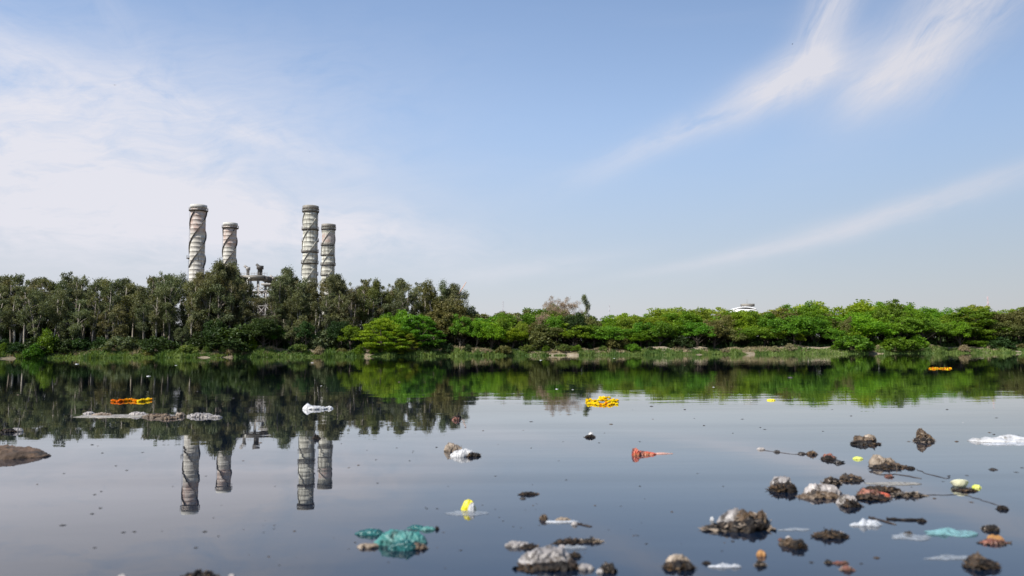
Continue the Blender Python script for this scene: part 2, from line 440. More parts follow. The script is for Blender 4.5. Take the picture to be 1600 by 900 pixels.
def far_hall():
    D = 460; c = at(1160, 482, D); k = D/F
    root = empty('domed_hall', (c.x, D, 2)); zt = c.z-2
    tag(root, 'low building with a white curved roof showing above the right-hand trees', 'building')
    M_w = patchy('white_roof', [(.82, .82, .82), (.74, .75, .76)], .2, .5)
    L = 34*k; V = []; Fs = []; N = 24; prof = []
    for i in range(N+1):
        t = i/N; prof.append(((t-.5)*L, zt-.9+2.3*math.sin(math.pi*(.12+.76*t))**.8-.6))
    d = 6
    for (x, z) in prof: V += [(x, -d, z-.6), (x, d, z-.6), (x, -d, z), (x, d, z)]
    for i in range(N):
        a, b = i*4, (i+1)*4; Fs += [(a+2, b+2, b+3, a+3), (a, a+1, b+1, b), (a, b, b+2, a+2), (a+1, a+3, b+3, b+1)]
    Fs += [(0, 2, 3, 1), (N*4, N*4+1, N*4+3, N*4+2)]
    MB().add(V, Fs).build('roof', M_w, root, True)
    MB().box((0, 0, (zt-.75)/2), (L*.97, 11.6, zt-.75)).build('wall', patchy('hall_wall', [(.74,.74,.73),(.66,.66,.65)], .1), root)
    MB().box((L*.24, 0, zt+1.9), (7, 5, 1.6)).build('roof_house', M_mid, root)
    MB().tube([(L*.22, 0, zt+1), (L*.22, 0, zt+5.6)], [.16, .06], 6).build('mast', M_mid, root)
far_hall()

def lattice_mast(px, base_y, top_y, D, w, label, mat, jib=None, cat='mast', name='lattice_mast'):
    t = at(px, top_y, D); H = t.z-2; root = empty(name, (t.x, D, 2)); tag(root, label, cat)
    b = MB(); n = int(H/(w*1.6)); 
    for sx in (-1, 1):
        for sy in (-1, 1): b.tube([(sx*w/2, sy*w/2, 0), (sx*w*.12, sy*w*.12, H)], w*.06, 4)
    for i in range(n):
        z0, z1 = H*i/n, H*(i+1)/n; a0 = w/2*(1-.76*z0/H); a1 = w/2*(1-.76*z1/H)
        s_ = 1 if i % 2 else -1
        for sy in (-1, 1): b.tube([(s_*a0, sy*a0, z0), (-s_*a1, sy*a1, z1)], w*.035, 4)
        for sx in (-1, 1): b.tube([(sx*a0, s_*a0, z0), (sx*a1, -s_*a1, z1)], w*.035, 4)
    b.build('tower', mat, root)
    if jib:
        j = MB(); a = Vector((0, 0, H*.94)); e = Vector((jib[0], 0, H+jib[1])); n2 = 12
        off = Vector((0, 0, .9))
        j.tube([a, e], .16, 4); j.tube([a+off, e+off*.4], .16, 4)
        for i in range(n2): j.tube([a.lerp(e, i/n2)+(off*(1-.6*i/n2) if i % 2 else Vector()), a.lerp(e, (i+1)/n2)+(Vector() if i % 2 else off*(1-.6*(i+1)/n2))], .1, 4)
        j.build('jib', mat, root)
    return root
M_or = patchy('faded_orange_paint', [(.62, .42, .33), (.55, .36, .28)], 1, .6)
M_fg = patchy('faded_grey_steel', [(.36, .36, .38), (.30, .30, .32)], 1, .6)
M_fr = patchy('faded_red_steel', [(.40, .32, .33), (.34, .28, .29)], 1, .6)
lattice_mast(716, 480, 456, 520, 1.6, 'distant orange tower crane with a raised jib above the treetops', M_or, (5.5, 6.5), 'crane', 'tower_crane')
lattice_mast(786, 480, 470, 620, 2.4, 'thin grey mast poking above the trees left of the bare tree', M_fg)
lattice_mast(952, 480, 476, 620, 1.8, 'thin grey mast just right of the small dark eucalyptus', M_fg)
lattice_mast(1543, 475, 463, 700, 2.6, 'reddish lattice pylon over the trees near the right edge', M_fr, cat='pylon', name='pylon')

# ---------------------------------------------------------------- trees
rng = np.random.default_rng(7)
def leaf_cloud(centers, radii, counts, size, aspect, flat=.0, droop=.0, shell=.55, seed=0):
    """leaf sprays: small bent quads scattered through many lobes"""
    rg = np.random.default_rng(seed); Vs = []
    P = []; 
    for c, r, n in zip(centers, radii, counts):
        d = rg.normal(size=(n, 3)); d /= np.linalg.norm(d, axis=1)[:, None]
        rad = (shell+(1-shell)*rg.random(n))**.6*(1+.18*rg.normal(size=n))
        P.append(np.asarray(c)+d*rad[:, None]*np.asarray(r))
    P = np.concatenate(P); n = len(P)
    ax = rg.normal(size=(n, 3)); ax[:, 2] = ax[:, 2]*(1-flat)-droop*1.6
    ax /= np.linalg.norm(ax, axis=1)[:, None]
    up = rg.normal(size=(n, 3))*(1-.55*flat); up[:, 2] += flat*1.4
    sd_ = np.cross(ax, up); sd_ /= (np.linalg.norm(sd_, axis=1)[:, None]+1e-6)
    s = size*(.6+.8*rg.random(n))[:, None]
    a = P-ax*s*.5; b = P+ax*s*.5; w = sd_*s*aspect*.5
    bend = np.cross(ax, sd_)*s*.12
    V = np.stack([a, P+w+bend, b, P-w+bend], 1).reshape(-1, 3)
    Fq = np.arange(n*4).reshape(-1, 4)
    return V, Fq

M_euc = foliage('leaves_eucalyptus', (.052, .070, .028), (.165, .180, .085), .28)  # lighter tone of the gum leaves has sunlit highlights put into the colour
M_eucb = foliage('leaves_eucalyptus_olive', (.060, .068, .024), (.205, .200, .090), .30)
M_mid_g = foliage('leaves_mid_green', (.055, .130, .010), (.145, .260, .018), .38)
M_bright = foliage('leaves_bright_green', (.090, .190, .010), (.215, .330, .018), .42)
M_lime = foliage('leaves_lime', (.15, .22, .015), (.26, .31, .04), .42)
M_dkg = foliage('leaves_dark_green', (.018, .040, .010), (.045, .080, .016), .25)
M_brown = foliage('leaves_brown_olive', (.080, .095, .022), (.170, .165, .050), .28)
M_dry = foliage('twigs_dry_tan', (.20, .135, .095), (.33, .235, .165), .15)
M_grassg = foliage('grass_green', (.045, .095, .018), (.175, .220, .055), .35, .30)
M_grassd = foliage('grass_dry', (.22, .21, .10), (.36, .31, .19), .25, .2)
M_barkp = patchy('bark_pale', [(.40, .36, .30), (.24, .21, .17), (.12, .10, .08)], 1.2, .85, stretch=(2,2,.4))
M_barkm = patchy('bark_brown_grey', [(.22, .19, .155), (.13, .11, .09)], 1.2, .85, stretch=(2,2,.4))
M_barkd = patchy('bark_dark', [(.10, .08, .06), (.06, .05, .04)], 1.5, .9, stretch=(2,2,.4))

def limbs(mb, tips, rg, trunk_pts, r0, nside=6):
    for tip in tips:
        tip = Vector(tip); 
        # leave the trunk below the tip
        zt = max(trunk_pts[0].z+.3*(trunk_pts[-1].z-trunk_pts[0].z)*0, min(trunk_pts[-1].z, tip.z-max(1.0, Vector((tip.x, tip.y)).length*1.0)))
        zt = max(zt, trunk_pts[1].z)
        i = max(1, min(len(trunk_pts)-1, next((k for k, p in enumerate(trunk_pts) if p.z >= zt), len(trunk_pts)-1)))
        a, b = trunk_pts[i-1], trunk_pts[i]; f = (zt-a.z)/max(1e-3, b.z-a.z); st = a.lerp(b, max(0, min(1, f)))
        mid = st.lerp(tip, .5)+Vector((rg.uniform(-.3, .3), rg.uniform(-.3, .3), rg.uniform(-.1, .5)))
        fr = (1-(zt-trunk_pts[0].z)/(trunk_pts[-1].z-trunk_pts[0].z+.01))
        rr_ = r0*(.22+.3*max(0, fr))
        mb.tube([st, mid, tip], [rr_, rr_*.6, rr_*.25], nside, False)

def proto_euc(seed, H=18.0, spread=2.9, lean=.6, lobes=22, low=.30, leaves=260):
    """tall slender gum tree with loose hanging tufts"""
    rg = random.Random(seed); tp = []; pk = rg.uniform(1.1, 2.0)
    lx, ly = rg.uniform(-lean, lean), rg.uniform(-lean, lean)
    for i in range(8):
        t = i/7; tp.append(Vector((lx*t*1.5+.25*math.sin(t*5+seed), ly*t+.2*math.cos(t*4+seed), H*.93*t)))
    mb = MB(); mb.tube(tp, [.26-.2*i/7 for i in range(8)], 7)
    if rg.random() < .5:
        fk = tp[2]; e = Vector((fk.x+rg.choice([-1, 1])*spread*.5, fk.y, H*.8)); mb.tube([fk, fk.lerp(e, .5)+Vector((e.x-fk.x, 0, 0))*.15, e], [.17, .12, .05], 6)
    C = []; Rd = []; N = []
    for k in range(lobes):
        t = low+(1-low)*((k+rg.random())/lobes)**.85
        u_ = min(.97, max(.03, (t-low)/(1-low))); prof = math.sin(math.pi*u_**pk)**.5
        a = rg.uniform(0, 6.283); rr_ = spread*prof*rg.uniform(.25, 1.0)
        base = tp[min(7, int(t*7))]
        c = (base.x+math.cos(a)*rr_, base.y+math.sin(a)*rr_, H*t*rg.uniform(.96, 1.0))
        s = rg.choice([rg.uniform(.5, .9), rg.uniform(.9, 1.5)])*(1.1-.25*t)
        C.append(c); Rd.append((s*1.05, s*1.05, s*rg.uniform(.85, 1.5))); N.append(int(leaves*s*s*rg.uniform(.7, 1.2)))
    limbs(mb, C[::1], rg, tp, .26, 5)
    V, Fq = leaf_cloud(C, Rd, N, .42, .34, 0, .75, .25, seed)
    return mb.mesh('gum_trunk'), mesh_np('gum_crown', V, Fq), H

def proto_round(seed, H=10.0, Rr=4.2, lobes=46, leaves=190, flat=.3, low=.12, size=.36, asp=.62):
    """broad dome-crowned tree built of many leafy lobes"""
    rg = random.Random(seed); tp = [Vector((.3*math.sin(i+seed), .25*math.cos(i*1.3+seed), H*.5*i/4)) for i in range(5)]
    mb = MB(); mb.tube(tp, [.34, .28, .24, .2, .14], 7)
    C = []; Rd = []; N = []
    for k in range(lobes):
        a = k*2.39996+rg.uniform(-.3, .3); t = (k+.5)/lobes
        el = math.asin(-.25+1.25*t)
        rad = rg.uniform(.72, 1.08) if k % 4 else rg.uniform(.3, .6)
        zc = H*(low+.5*(1-low)); hz = H*.5*(1-low)*.9
        lump_ = 1+.20*math.sin(a*2+seed)+.12*math.sin(a*5+seed*2)
        c = (math.cos(a)*math.cos(el)*Rr*rad*lump_*.86, math.sin(a)*math.cos(el)*Rr*rad*lump_*.86, zc-hz*.12+math.sin(el)*hz*rad*(1+.1*math.sin(a*3+seed)))
        s = rg.choice([rg.uniform(.45, .8), rg.uniform(.8, 1.4)])*Rr/4.2
        C.append(c); Rd.append((s*1.15, s*1.15, s*.75)); N.append(int(leaves*s*s*rg.uniform(.7, 1.3)))
    limbs(mb, C[::3], rg, tp, .3, 5)
    V, Fq = leaf_cloud(C, Rd, N, size, asp, flat, 0, .3, seed)
    return mb.mesh('broad_trunk'), mesh_np('broad_crown', V, Fq), H

def proto_acacia(seed, H=9.0, Rr=5.6, tiers=40, leaves=300):
    """layered feathery tree: flat sprays stacked in tiers, drooping at the ends"""
    rg = random.Random(seed); tp = [Vector((.4*math.sin(i*.8+seed), .3*math.cos(i+seed), H*.6*i/4)) for i in range(5)]
    mb = MB(); mb.tube(tp, [.3, .26, .2, .16, .1], 7)
    C = []; Rd = []; N = []
    for k in range(tiers):
        t = (k+.5)/tiers; a = k*2.39996+rg.uniform(-.4, .4)
        prof = math.sqrt(max(0, 1-(t*.96)**2.8)); rad = Rr*prof*rg.uniform(.2, 1.0)**.6
        c = (math.cos(a)*rad, math.sin(a)*rad, H*(.08+.88*t)-.12*rad+rg.uniform(-.5, .5)*(1-t))
        s = rg.uniform(1.0, 1.9)
        C.append(c); Rd.append((s*1.2, s*1.0, .28+.35*rg.random())); N.append(int(leaves*s*rg.uniform(.6, 1.2)))
    limbs(mb, C[::2], rg, tp, .28, 5)
    V, Fq = leaf_cloud(C, Rd, N, .42, .42, .75, 0, .1, seed)
    return mb.mesh('acacia_trunk'), mesh_np('acacia_crown', V, Fq), H

def proto_bush(seed, H=3.2, Rr=2.4, lobes=20, leaves=150):
    rg = random.Random(seed); mb = MB(); C = []; Rd = []; N = []
    for k in range(lobes):
        a = k*2.39996; t = (k+.5)/lobes; el = math.asin(t)
        rad = rg.uniform(.5, 1.05)
        c = (math.cos(a)*math.cos(el)*Rr*rad*.8, math.sin(a)*math.cos(el)*Rr*rad*.8, .35+math.sin(el)*(H-.8)*rg.uniform(.7, 1.05))
        s = rg.uniform(.45, .85); C.append(c); Rd.append((s, s, s*.8)); N.append(int(leaves*s*1.6))
    for c in C[::2]: mb.tube([(0, 0, 0), (c[0]*.4, c[1]*.4, c[2]*.5), c], [.09, .06, .02], 5, False)
    V, Fq = leaf_cloud(C, Rd, N, .32, .5, .25, 0, .3, seed)
    return mb.mesh('bush_stems'), mesh_np('bush_leaves', V, Fq), H

def proto_bare(seed, H=12.0, Rr=4.6):
    """nearly leafless tree, a dome of fine forking twigs"""
    rg = random.Random(seed); mb = MB(); tw = MB(); tips = []
    def grow(p, d, L, r, lv):
        e = p+d*L; m_ = p.lerp(e, .5)+Vector((rg.uniform(-.12, .12), rg.uniform(-.12, .12), 0))*L
        (mb if lv < 4 else tw).tube([p, m_, e], [r, r*.8, r*.62], 5 if lv < 4 else 3, False)
        if lv >= 7: tips.append(e); return
        for _ in range(2 if lv < 2 else rg.choice([2, 3, 3]) if lv < 5 else 2):
            ax = Vector((rg.uniform(-1, 1), rg.uniform(-1, 1), rg.uniform(-.2, .45)))
            d2 = (d*.95+ax*.62).normalized(); grow(e, d2, L*rg.uniform(.68, .86), r*.62, lv+1)
    for k in range(4):
        a = k*1.57+.4; grow(Vector((0, 0, 2.2)), Vector((math.cos(a)*.6, math.sin(a)*.6, .8)).normalized(), 2.4, .17, 1)
    mb.tube([(0, 0, 0), (.1, 0, 1.2), (0, 0, 2.4)], [.36, .3, .24], 8)
    zmax = max(t.z for t in tips); print('bare tips', len(tips), zmax)
    n = [15]*len(tips)
    V, Fq = leaf_cloud(tips, [(.4, .4, .4)]*len(tips), n, .26, .16, 0, 0, .1, seed)
    tw.add(V, [tuple(q) for q in Fq.tolist()])
    return mb.mesh('bare_trunk'), tw.mesh('bare_twigs'), zmax+.3

PE = [proto_euc(11, spread=3.2), proto_euc(12, spread=2.6, lobes=15, low=.42, lean=1.5), proto_euc(13, spread=3.9, lobes=25), proto_euc(14, spread=2.3, lobes=12, low=.52, lean=2.0), proto_euc(61, spread=3.6, lobes=17, low=.45, lean=1.6), proto_euc(62, spread=2.9, lobes=20, low=.25, lean=2.0),
      proto_euc(15, spread=3.0, lobes=24, low=.22, lean=1.2), proto_euc(16, spread=2.6, lobes=17, low=.38)]
PTALL = [proto_euc(17, spread=3.6, lobes=34, low=.30, leaves=300), proto_euc(18, spread=4.0, lobes=38, low=.25, leaves=300)]
PR = [proto_round(21), proto_round(22, Rr=4.6, lobes=52), proto_round(23, H=11, Rr=4.0, lobes=44), proto_round(24, Rr=5.0, lobes=58, flat=.5), proto_round(25, H=9, Rr=4.4)]
PA = [proto_acacia(31), proto_acacia(32, Rr=5.8, tiers=46), proto_acacia(33, H=8.5, Rr=5.0)]
PB = [proto_bush(41), proto_bush(42, H=2.6, Rr=2.8), proto_bush(43, H=3.6, Rr=2.2)]
PBARE = [proto_bare(51)]
PROTO = {'euc': PE, 'tall': PTALL, 'round': PR, 'acacia': PA, 'bush': PB, 'bare': PBARE}
NAMES = {'euc': ('eucalyptus_tree', 'eucalyptus'), 'tall': ('eucalyptus_tree', 'eucalyptus'), 'round': ('broadleaf_tree', 'tree'), 'acacia': ('acacia_tree', 'acacia'),
         'bush': ('bush', 'bush'), 'bare': ('bare_tree', 'tree')}
LOOK = {M_euc: 'grey-green', M_eucb: 'olive', M_mid_g: 'mid-green', M_bright: 'bright green', M_lime: 'lime green', M_dkg: 'dark green', M_brown: 'olive-brown', M_dry: 'tan leafless'}
TREES = []
trg = random.Random(5)
def tree(kind, px, top_y, D, mat, width=1.0, bark=None, row='middle', var=None, sink=0.0):
    """a tree whose top stands at photograph height top_y, rooted at ground distance D beyond the waterline"""
    ps = PROTO[kind]; pr = ps[(trg.randrange(len(ps)) if var is None else var) % len(ps)]
    a = at(px, 540, 175); D_ = float(edge_y(a.x))+D; p = at(px, top_y, D_)
    zb = float(terr(p.x, D_))-.1-sink; hgt = max(1.2, p.z-zb); s = hgt/pr[2]
    sxy = (s*.5+.5*(1 if kind not in ('bush',) else s))*width
    root = empty(NAMES[kind][0], (p.x, D_, zb), trg.uniform(0, 6.283)); root.scale = (sxy, sxy, s)
    if kind in ('euc', 'tall') and bark is None and trg.random() < .6: bark = M_barkm
    t = link('stems' if kind == 'bush' else 'trunk', pr[0], bark or (M_barkp if kind in ('euc', 'tall') else M_barkd), root)
    c = link('foliage' if kind == 'bush' else ('twigs' if kind == 'bare' else 'crown'), pr[1], mat, root)
    if c.material_slots[0].material is not mat: c.material_slots[0].link = 'OBJECT'; c.material_slots[0].material = mat
    bk = bark or (M_barkp if kind in ('euc', 'tall') else M_barkd)
    if t.material_slots[0].material is not bk: t.material_slots[0].link = 'OBJECT'; t.material_slots[0].material = bk
    TREES.append((root, kind, px, row, mat)); return root

SKY = [(-60,430),(0,428),(30,427),(60,437),(80,432),(120,428),(150,430),(180,437),(210,437),(240,432),(265,426),(280,448),(292,436),(310,428),(340,414),(356,413),(372,420),(384,440),
       (398,466),(420,462),(434,432),(446,420),(460,432),(480,441),(500,441),(525,432),(545,440),(565,437),(590,441),(612,446),(630,436),(647,448),(662,442),(680,446),(705,445),(718,449),
       (726,478),(760,480),(800,481),(830,480),(860,474),(900,480),(930,484),(960,484),(1000,481),(1060,477),(1100,479),(1130,479),(1150,483),(1200,479),(1230,472),(1250,469),(1272,469),
       (1292,479),(1310,481),(1340,471),(1390,466),(1420,471),(1450,471),(1480,476),(1520,477),(1560,477),(1600,474),(1680,474)]
SX = [a for a, b in SKY]; SYv = [b for a, b in SKY]
def skyline(px): return float(np.interp(px, SX, SYv))

# left wood: rows of eucalyptus
for row, D, step, off in (('back', 26, 15, 4), ('back', 19, 16, 0), ('middle', 13, 17, 8), ('front', 7.5, 21, 3)):
    px = -70+off
    while px < 722:
        x = px+trg.uniform(-5, 5); sk = min(skyline(x-5), skyline(x), skyline(x+5)) if row == 'back' else skyline(x)
        if row == 'back' and (388 < x < 430): px += step; continue
        dy = {'back': trg.choice([0, 2, 5, 11, 18])+trg.uniform(-2, 2), 'middle': trg.uniform(4, 34), 'front': trg.uniform(14, 46)}[row]
        if x > 560 and row == 'front': px += step; continue
        if x > 640 and row == 'middle': px += step; continue
        if 375 < x < 440: dy += 5
        if 276 < x < 287: px += step; continue
        mat = trg.choice([M_euc, M_euc, M_eucb] if x < 280 else [M_euc, M_eucb, M_eucb] if x < 560 else [M_euc, M_eucb, M_brown])
        tree('euc', x, sk+dy, D+trg.uniform(-2, 2), mat, trg.uniform(.85, 1.15), row=row)
        px += step*trg.uniform(.8, 1.2)
# the outstanding ones
for px, ty, D, k, m in ((262, 424, 12, 'euc', M_euc), (318, 428, 9, 'tall', M_eucb), (343, 412, 10, 'tall', M_eucb), (362, 417, 12, 'tall', M_eucb), (300, 438, 8, 'euc', M_eucb),
                        (446, 418, 12, 'euc', M_euc), (398, 466, 8, 'euc', M_eucb), (422, 462, 9, 'euc', M_euc), (382, 452, 9, 'euc', M_euc), (436, 432, 10, 'euc', M_euc), (629, 434, 16, 'euc', M_euc), (663, 441, 18, 'euc', M_eucb), (690, 445, 20, 'euc', M_euc), (706, 444, 20, 'euc', M_euc), (716, 449, 20, 'euc', M_euc),
                        (525, 431, 14, 'tall', M_euc), (560, 437, 14, 'euc', M_eucb), (590, 440, 15, 'tall', M_brown)):
    tree(k, px, ty, D, m, .9, row='skyline')
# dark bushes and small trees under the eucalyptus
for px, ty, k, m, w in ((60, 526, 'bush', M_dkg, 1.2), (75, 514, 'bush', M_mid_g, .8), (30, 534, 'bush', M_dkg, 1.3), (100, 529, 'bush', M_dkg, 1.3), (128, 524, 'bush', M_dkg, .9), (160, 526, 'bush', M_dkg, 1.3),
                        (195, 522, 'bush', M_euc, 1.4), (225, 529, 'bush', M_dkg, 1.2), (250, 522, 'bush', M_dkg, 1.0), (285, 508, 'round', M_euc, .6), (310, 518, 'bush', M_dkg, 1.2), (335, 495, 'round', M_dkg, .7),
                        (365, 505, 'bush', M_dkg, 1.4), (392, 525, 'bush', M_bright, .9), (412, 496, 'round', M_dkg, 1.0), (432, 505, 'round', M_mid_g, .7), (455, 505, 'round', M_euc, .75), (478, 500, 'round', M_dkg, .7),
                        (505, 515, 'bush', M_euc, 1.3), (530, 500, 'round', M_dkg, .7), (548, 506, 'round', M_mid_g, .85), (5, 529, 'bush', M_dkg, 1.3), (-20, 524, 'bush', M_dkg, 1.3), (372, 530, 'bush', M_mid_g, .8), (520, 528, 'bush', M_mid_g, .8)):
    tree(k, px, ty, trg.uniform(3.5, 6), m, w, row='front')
# the belt behind that closes the view between the trunks
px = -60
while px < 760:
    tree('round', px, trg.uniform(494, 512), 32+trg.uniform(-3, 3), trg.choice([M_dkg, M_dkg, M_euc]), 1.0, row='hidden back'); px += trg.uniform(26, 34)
# right wood
for row, D, step, off in (('back', 22, 27, 0), ('middle', 14, 25, 9), ('front', 7, 31, 4)):
    px = 725+off
    while px < 1680:
        x = px+trg.uniform(-7, 7); sk = skyline(x)
        dy = {'back': trg.choice([-4, 0, 2, 6])+trg.uniform(-2, 2), 'middle': trg.uniform(4, 18), 'front': trg.uniform(20, 34)}[row]
        mats = {'back': [M_bright, M_bright, M_lime, M_bright, M_lime], 'middle': [M_bright, M_mid_g, M_bright, M_bright, M_brown, M_lime], 'front': [M_mid_g, M_mid_g, M_mid_g, M_bright, M_brown]}[row]
        if x < 870: mats = [M_mid_g, M_mid_g, M_brown, M_bright, M_euc]
        if 1120 < x < 1185 and row == 'back': dy += 3
        kind = 'round'
        tree(kind, x, sk+dy, D+trg.uniform(-2, 2), trg.choice(mats), trg.choice([.8, 1.0, 1.15, 1.4]), row=row)
        px += step*trg.uniform(.8, 1.2)
for px, ty, D, k, m, w in ((596, 496, 4, 'acacia', M_bright, .95), (632, 482, 8, 'round', M_bright, .95), (606, 486, 9, 'round', M_mid_g, .8), (655, 492, 4.5, 'acacia', M_mid_g, .95), (618, 510, 2.5, 'acacia', M_bright, .85), (640, 520, 2.2, 'acacia', M_lime, .7), (700, 467, 11, 'round', M_brown, 1.0), (690, 480, 7, 'round', M_brown, .9),
                           (720, 488, 6, 'round', M_mid_g, .8), (745, 495, 5, 'round', M_bright, .7), (780, 492, 7, 'round', M_mid_g, .8), (815, 500, 5, 'round', M_lime, .55), (846, 505, 5, 'bush', M_brown, 1.2),
                           (866, 492, 7, 'round', M_mid_g, .7), (898, 486, 8, 'round', M_dkg, .9), (880, 461, 16, 'bare', M_dry, .8), (850, 486, 10, 'bare', M_dry, .6), (917, 461, 17, 'euc', M_euc, .65), (868, 478, 11, 'round', M_brown, .7),
                           (1268, 467, 20, 'round', M_mid_g, .9), (1143, 482, 16, 'round', M_bright, .9), (1166, 481, 17, 'round', M_mid_g, .9), (1156, 484, 13, 'round', M_bright, .9), (1395, 465, 17, 'round', M_mid_g, 1.0), (1380, 476, 10, 'round', M_mid_g, 1.0), (1520, 479, 7, 'acacia', M_mid_g, 1.15), (1497, 498, 5, 'round', M_bright, .8), (1558, 485, 8, 'round', M_brown, .9),
                           (1590, 478, 8, 'round', M_brown, .9), (1325, 492, 9, 'round', M_brown, .5), (1010, 500, 7, 'round', M_mid_g, .9), (1330, 520, 3, 'bush', M_mid_g, 1.3), (1400, 522, 3, 'bush', M_mid_g, 1.3), (1115, 498, 6, 'round', M_brown, .9),
                           (1430, 522, 3, 'bush', M_bright, 1.2), (1560, 524, 3.5, 'bush', M_dkg, 1.2), (1250, 518, 4, 'round', M_bright, .5), (965, 520, 4.5, 'bush', M_brown, 1.3), (1060, 522, 6, 'bush', M_dkg, 1.2), (1180, 524, 6, 'bush', M_dkg, 1.2)):
    tree(k, px, ty, D, m, w, row='front' if D < 10 else 'skyline', bark=M_dry if k == 'bare' else None)
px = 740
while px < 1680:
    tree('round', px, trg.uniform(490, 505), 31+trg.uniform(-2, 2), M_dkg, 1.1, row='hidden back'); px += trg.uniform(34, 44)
# low bushes along the water's edge
for px in [8, 48, 205, 232, 290, 330, 352, 378, 455, 470, 500, 540, 562, 585, 612, 640, 668, 700, 730, 762, 792, 822, 850, 880, 905, 938, 990, 1020, 1130, 1210, 1235, 1300, 1345, 1375, 1410, 1450, 1475, 1500, 1530, 1565, 1590]:
    tree('bush', px+trg.uniform(-6, 6), trg.uniform(535, 545), trg.uniform(1.0, 3.2), trg.choice([M_mid_g, M_dkg, M_grassg, M_brown, M_grassd]), trg.uniform(.8, 1.4), row='waterside')

# labels that single out each tree
MARKS = [(0, 'at the left picture edge'), (80, 'inside the far left wood'), (140, 'midway left of the chimneys'), (200, 'well left of the tallest chimney'), (245, 'left of the skyline gap'),
         (285, 'right of the skyline gap'), (312, 'below the tallest chimney'), (360, 'below the second chimney'), (410, 'before the steel boiler house'), (450, 'right of the boiler house'),
         (487, 'below the ringed tall chimney'), (520, 'below the rightmost chimney'), (555, 'right of all four chimneys'), (595, 'by the waterside feathery acacias'), (645, 'right of the waterside acacias'), (695, 'where the tall wood ends'),
         (760, 'below the mid-picture mast'), (825, 'left of the bare tree'), (885, 'beside the bare tree'), (945, 'above the yellow marigold bunch'), (1010, 'above the red wrapper'),
         (1090, 'left of the white roof'), (1160, 'below the white curved roof'), (1225, 'right of the white roof'), (1290, 'between white roof and highest treetops'), (1370, 'under the highest right-hand treetops'),
         (1450, 'above the far marigold garland'), (1530, 'below the reddish pylon'), (1600, 'at the right picture edge')]
KN = {'euc': 'slender eucalyptus', 'tall': 'broad-crowned eucalyptus', 'round': 'round-crowned tree', 'acacia': 'layered feathery tree', 'bush': 'bush', 'bare': 'tree of fine twigs'}
RN = {'back': 'in the back row', 'middle': 'in the middle row', 'front': 'in the front row', 'skyline': 'topping the skyline', 'hidden back': 'deep behind the trunks', 'waterside': 'at the water\'s edge'}
ORD = {2: ['left', 'right'], 3: ['leftmost', 'middle', 'rightmost']}
def label_trees():
    buckets = {}
    for t in TREES:
        px = t[2]; mk = min(MARKS, key=lambda m_: abs(m_[0]-px))[1]
        buckets.setdefault((LOOK.get(t[4], 'yellow-green' if t[4] is M_grassg else 'straw-coloured'), KN[t[1]], t[3], mk), []).append(t)
    words = ['leftmost']+[w+' from left' for w in 'second third fourth fifth sixth seventh eighth ninth tenth eleventh twelfth'.split()]
    for (lk, kn, row, mk), ts in buckets.items():
        ts.sort(key=lambda t: t[2])
        for i, t in enumerate(ts):
            pre = '' if len(ts) == 1 else (ORD[len(ts)][i] if len(ts) in ORD else words[i] if i < len(ts)-1 else 'rightmost')+' '
            grp = 'bushes along the waterline' if row == 'waterside' else {'euc': 'eucalyptus wood on the left', 'tall': 'eucalyptus wood on the left', 'round': 'broadleaf trees on the far bank', 'acacia': 'feathery trees on the far bank', 'bush': 'undergrowth bushes', 'bare': 'leafless trees'}[t[1]]
            tag(t[0], f"{pre}{lk} {kn} {RN[row]} {mk}".strip(), NAMES[t[1]][1], grp)
label_trees()
print('trees', len(TREES))

# grasses and creepers on the bank
def bank_cover(name, mat, n, t0, t1, hh, seed, thr, wid=.10, lean=.35):
    rg = np.random.default_rng(seed)
    x = rg.uniform(-145, 165, n*3); t = rg.uniform(t0, t1, n*3)
    ph = np.sin(x*.17+seed)+.7*np.sin(x*.43+seed*2.1)+.5*np.sin(x*1.1+seed*.7)+.5*np.sin(t*1.1+x*.3)
    k = ph > thr; x = x[k][:n]; t = t[k][:n]; ph = ph[k][:n]
    y = edge_y(x)+t; z = terr(x, y); h = hh*(.4+.8*rg.random(len(x)))*np.where(x > -5, .72, 1.05)*(1+.35*np.sin(x*1.9+seed)*np.sin(x*.6))*(1+.25*np.sin(x*.37+seed)+.25*np.sin(x*.9))
    a = rg.uniform(0, 6.283, len(x)); dx, dy = np.cos(a), np.sin(a)
    lx = rg.normal(size=len(x))*lean*h; ly = rg.normal(size=len(x))*lean*h
    w = wid*(.6+.8*rg.random(len(x)))
    V = np.stack([np.stack([x-dx*w, y-dy*w, z], 1), np.stack([x+dx*w, y+dy*w, z], 1),
                  np.stack([x+lx*.45+dx*w*.8, y+ly*.45+dy*w*.8, z+h*.6], 1), np.stack([x+lx, y+ly, z+h], 1),], 1).reshape(-1, 3)
    o = link(name, mesh_np(name, V, np.arange(len(x)*4).reshape(-1, 4)), mat)
    return tag(o, kind='stuff')
tag(bank_cover('grass', M_grassg, 52000, -.8, 3.0, .70, 3, -1.35), 'fresh green grass and water plants along the foot of the far bank', 'grass')
tag(bank_cover('dry_grass', M_grassd, 34000, 1.2, 5.2, .6, 5, -.3), 'straw-coloured dry grass on the slope of the far bank', 'dry grass')
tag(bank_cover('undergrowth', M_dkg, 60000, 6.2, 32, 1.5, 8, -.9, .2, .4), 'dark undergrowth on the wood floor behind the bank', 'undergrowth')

tag(bank_cover('thicket', M_dkg, 26000, 33, 40, 4.6, 11, -9, .34, .3), 'dark thicket closing the view between the tree trunks', 'thicket')

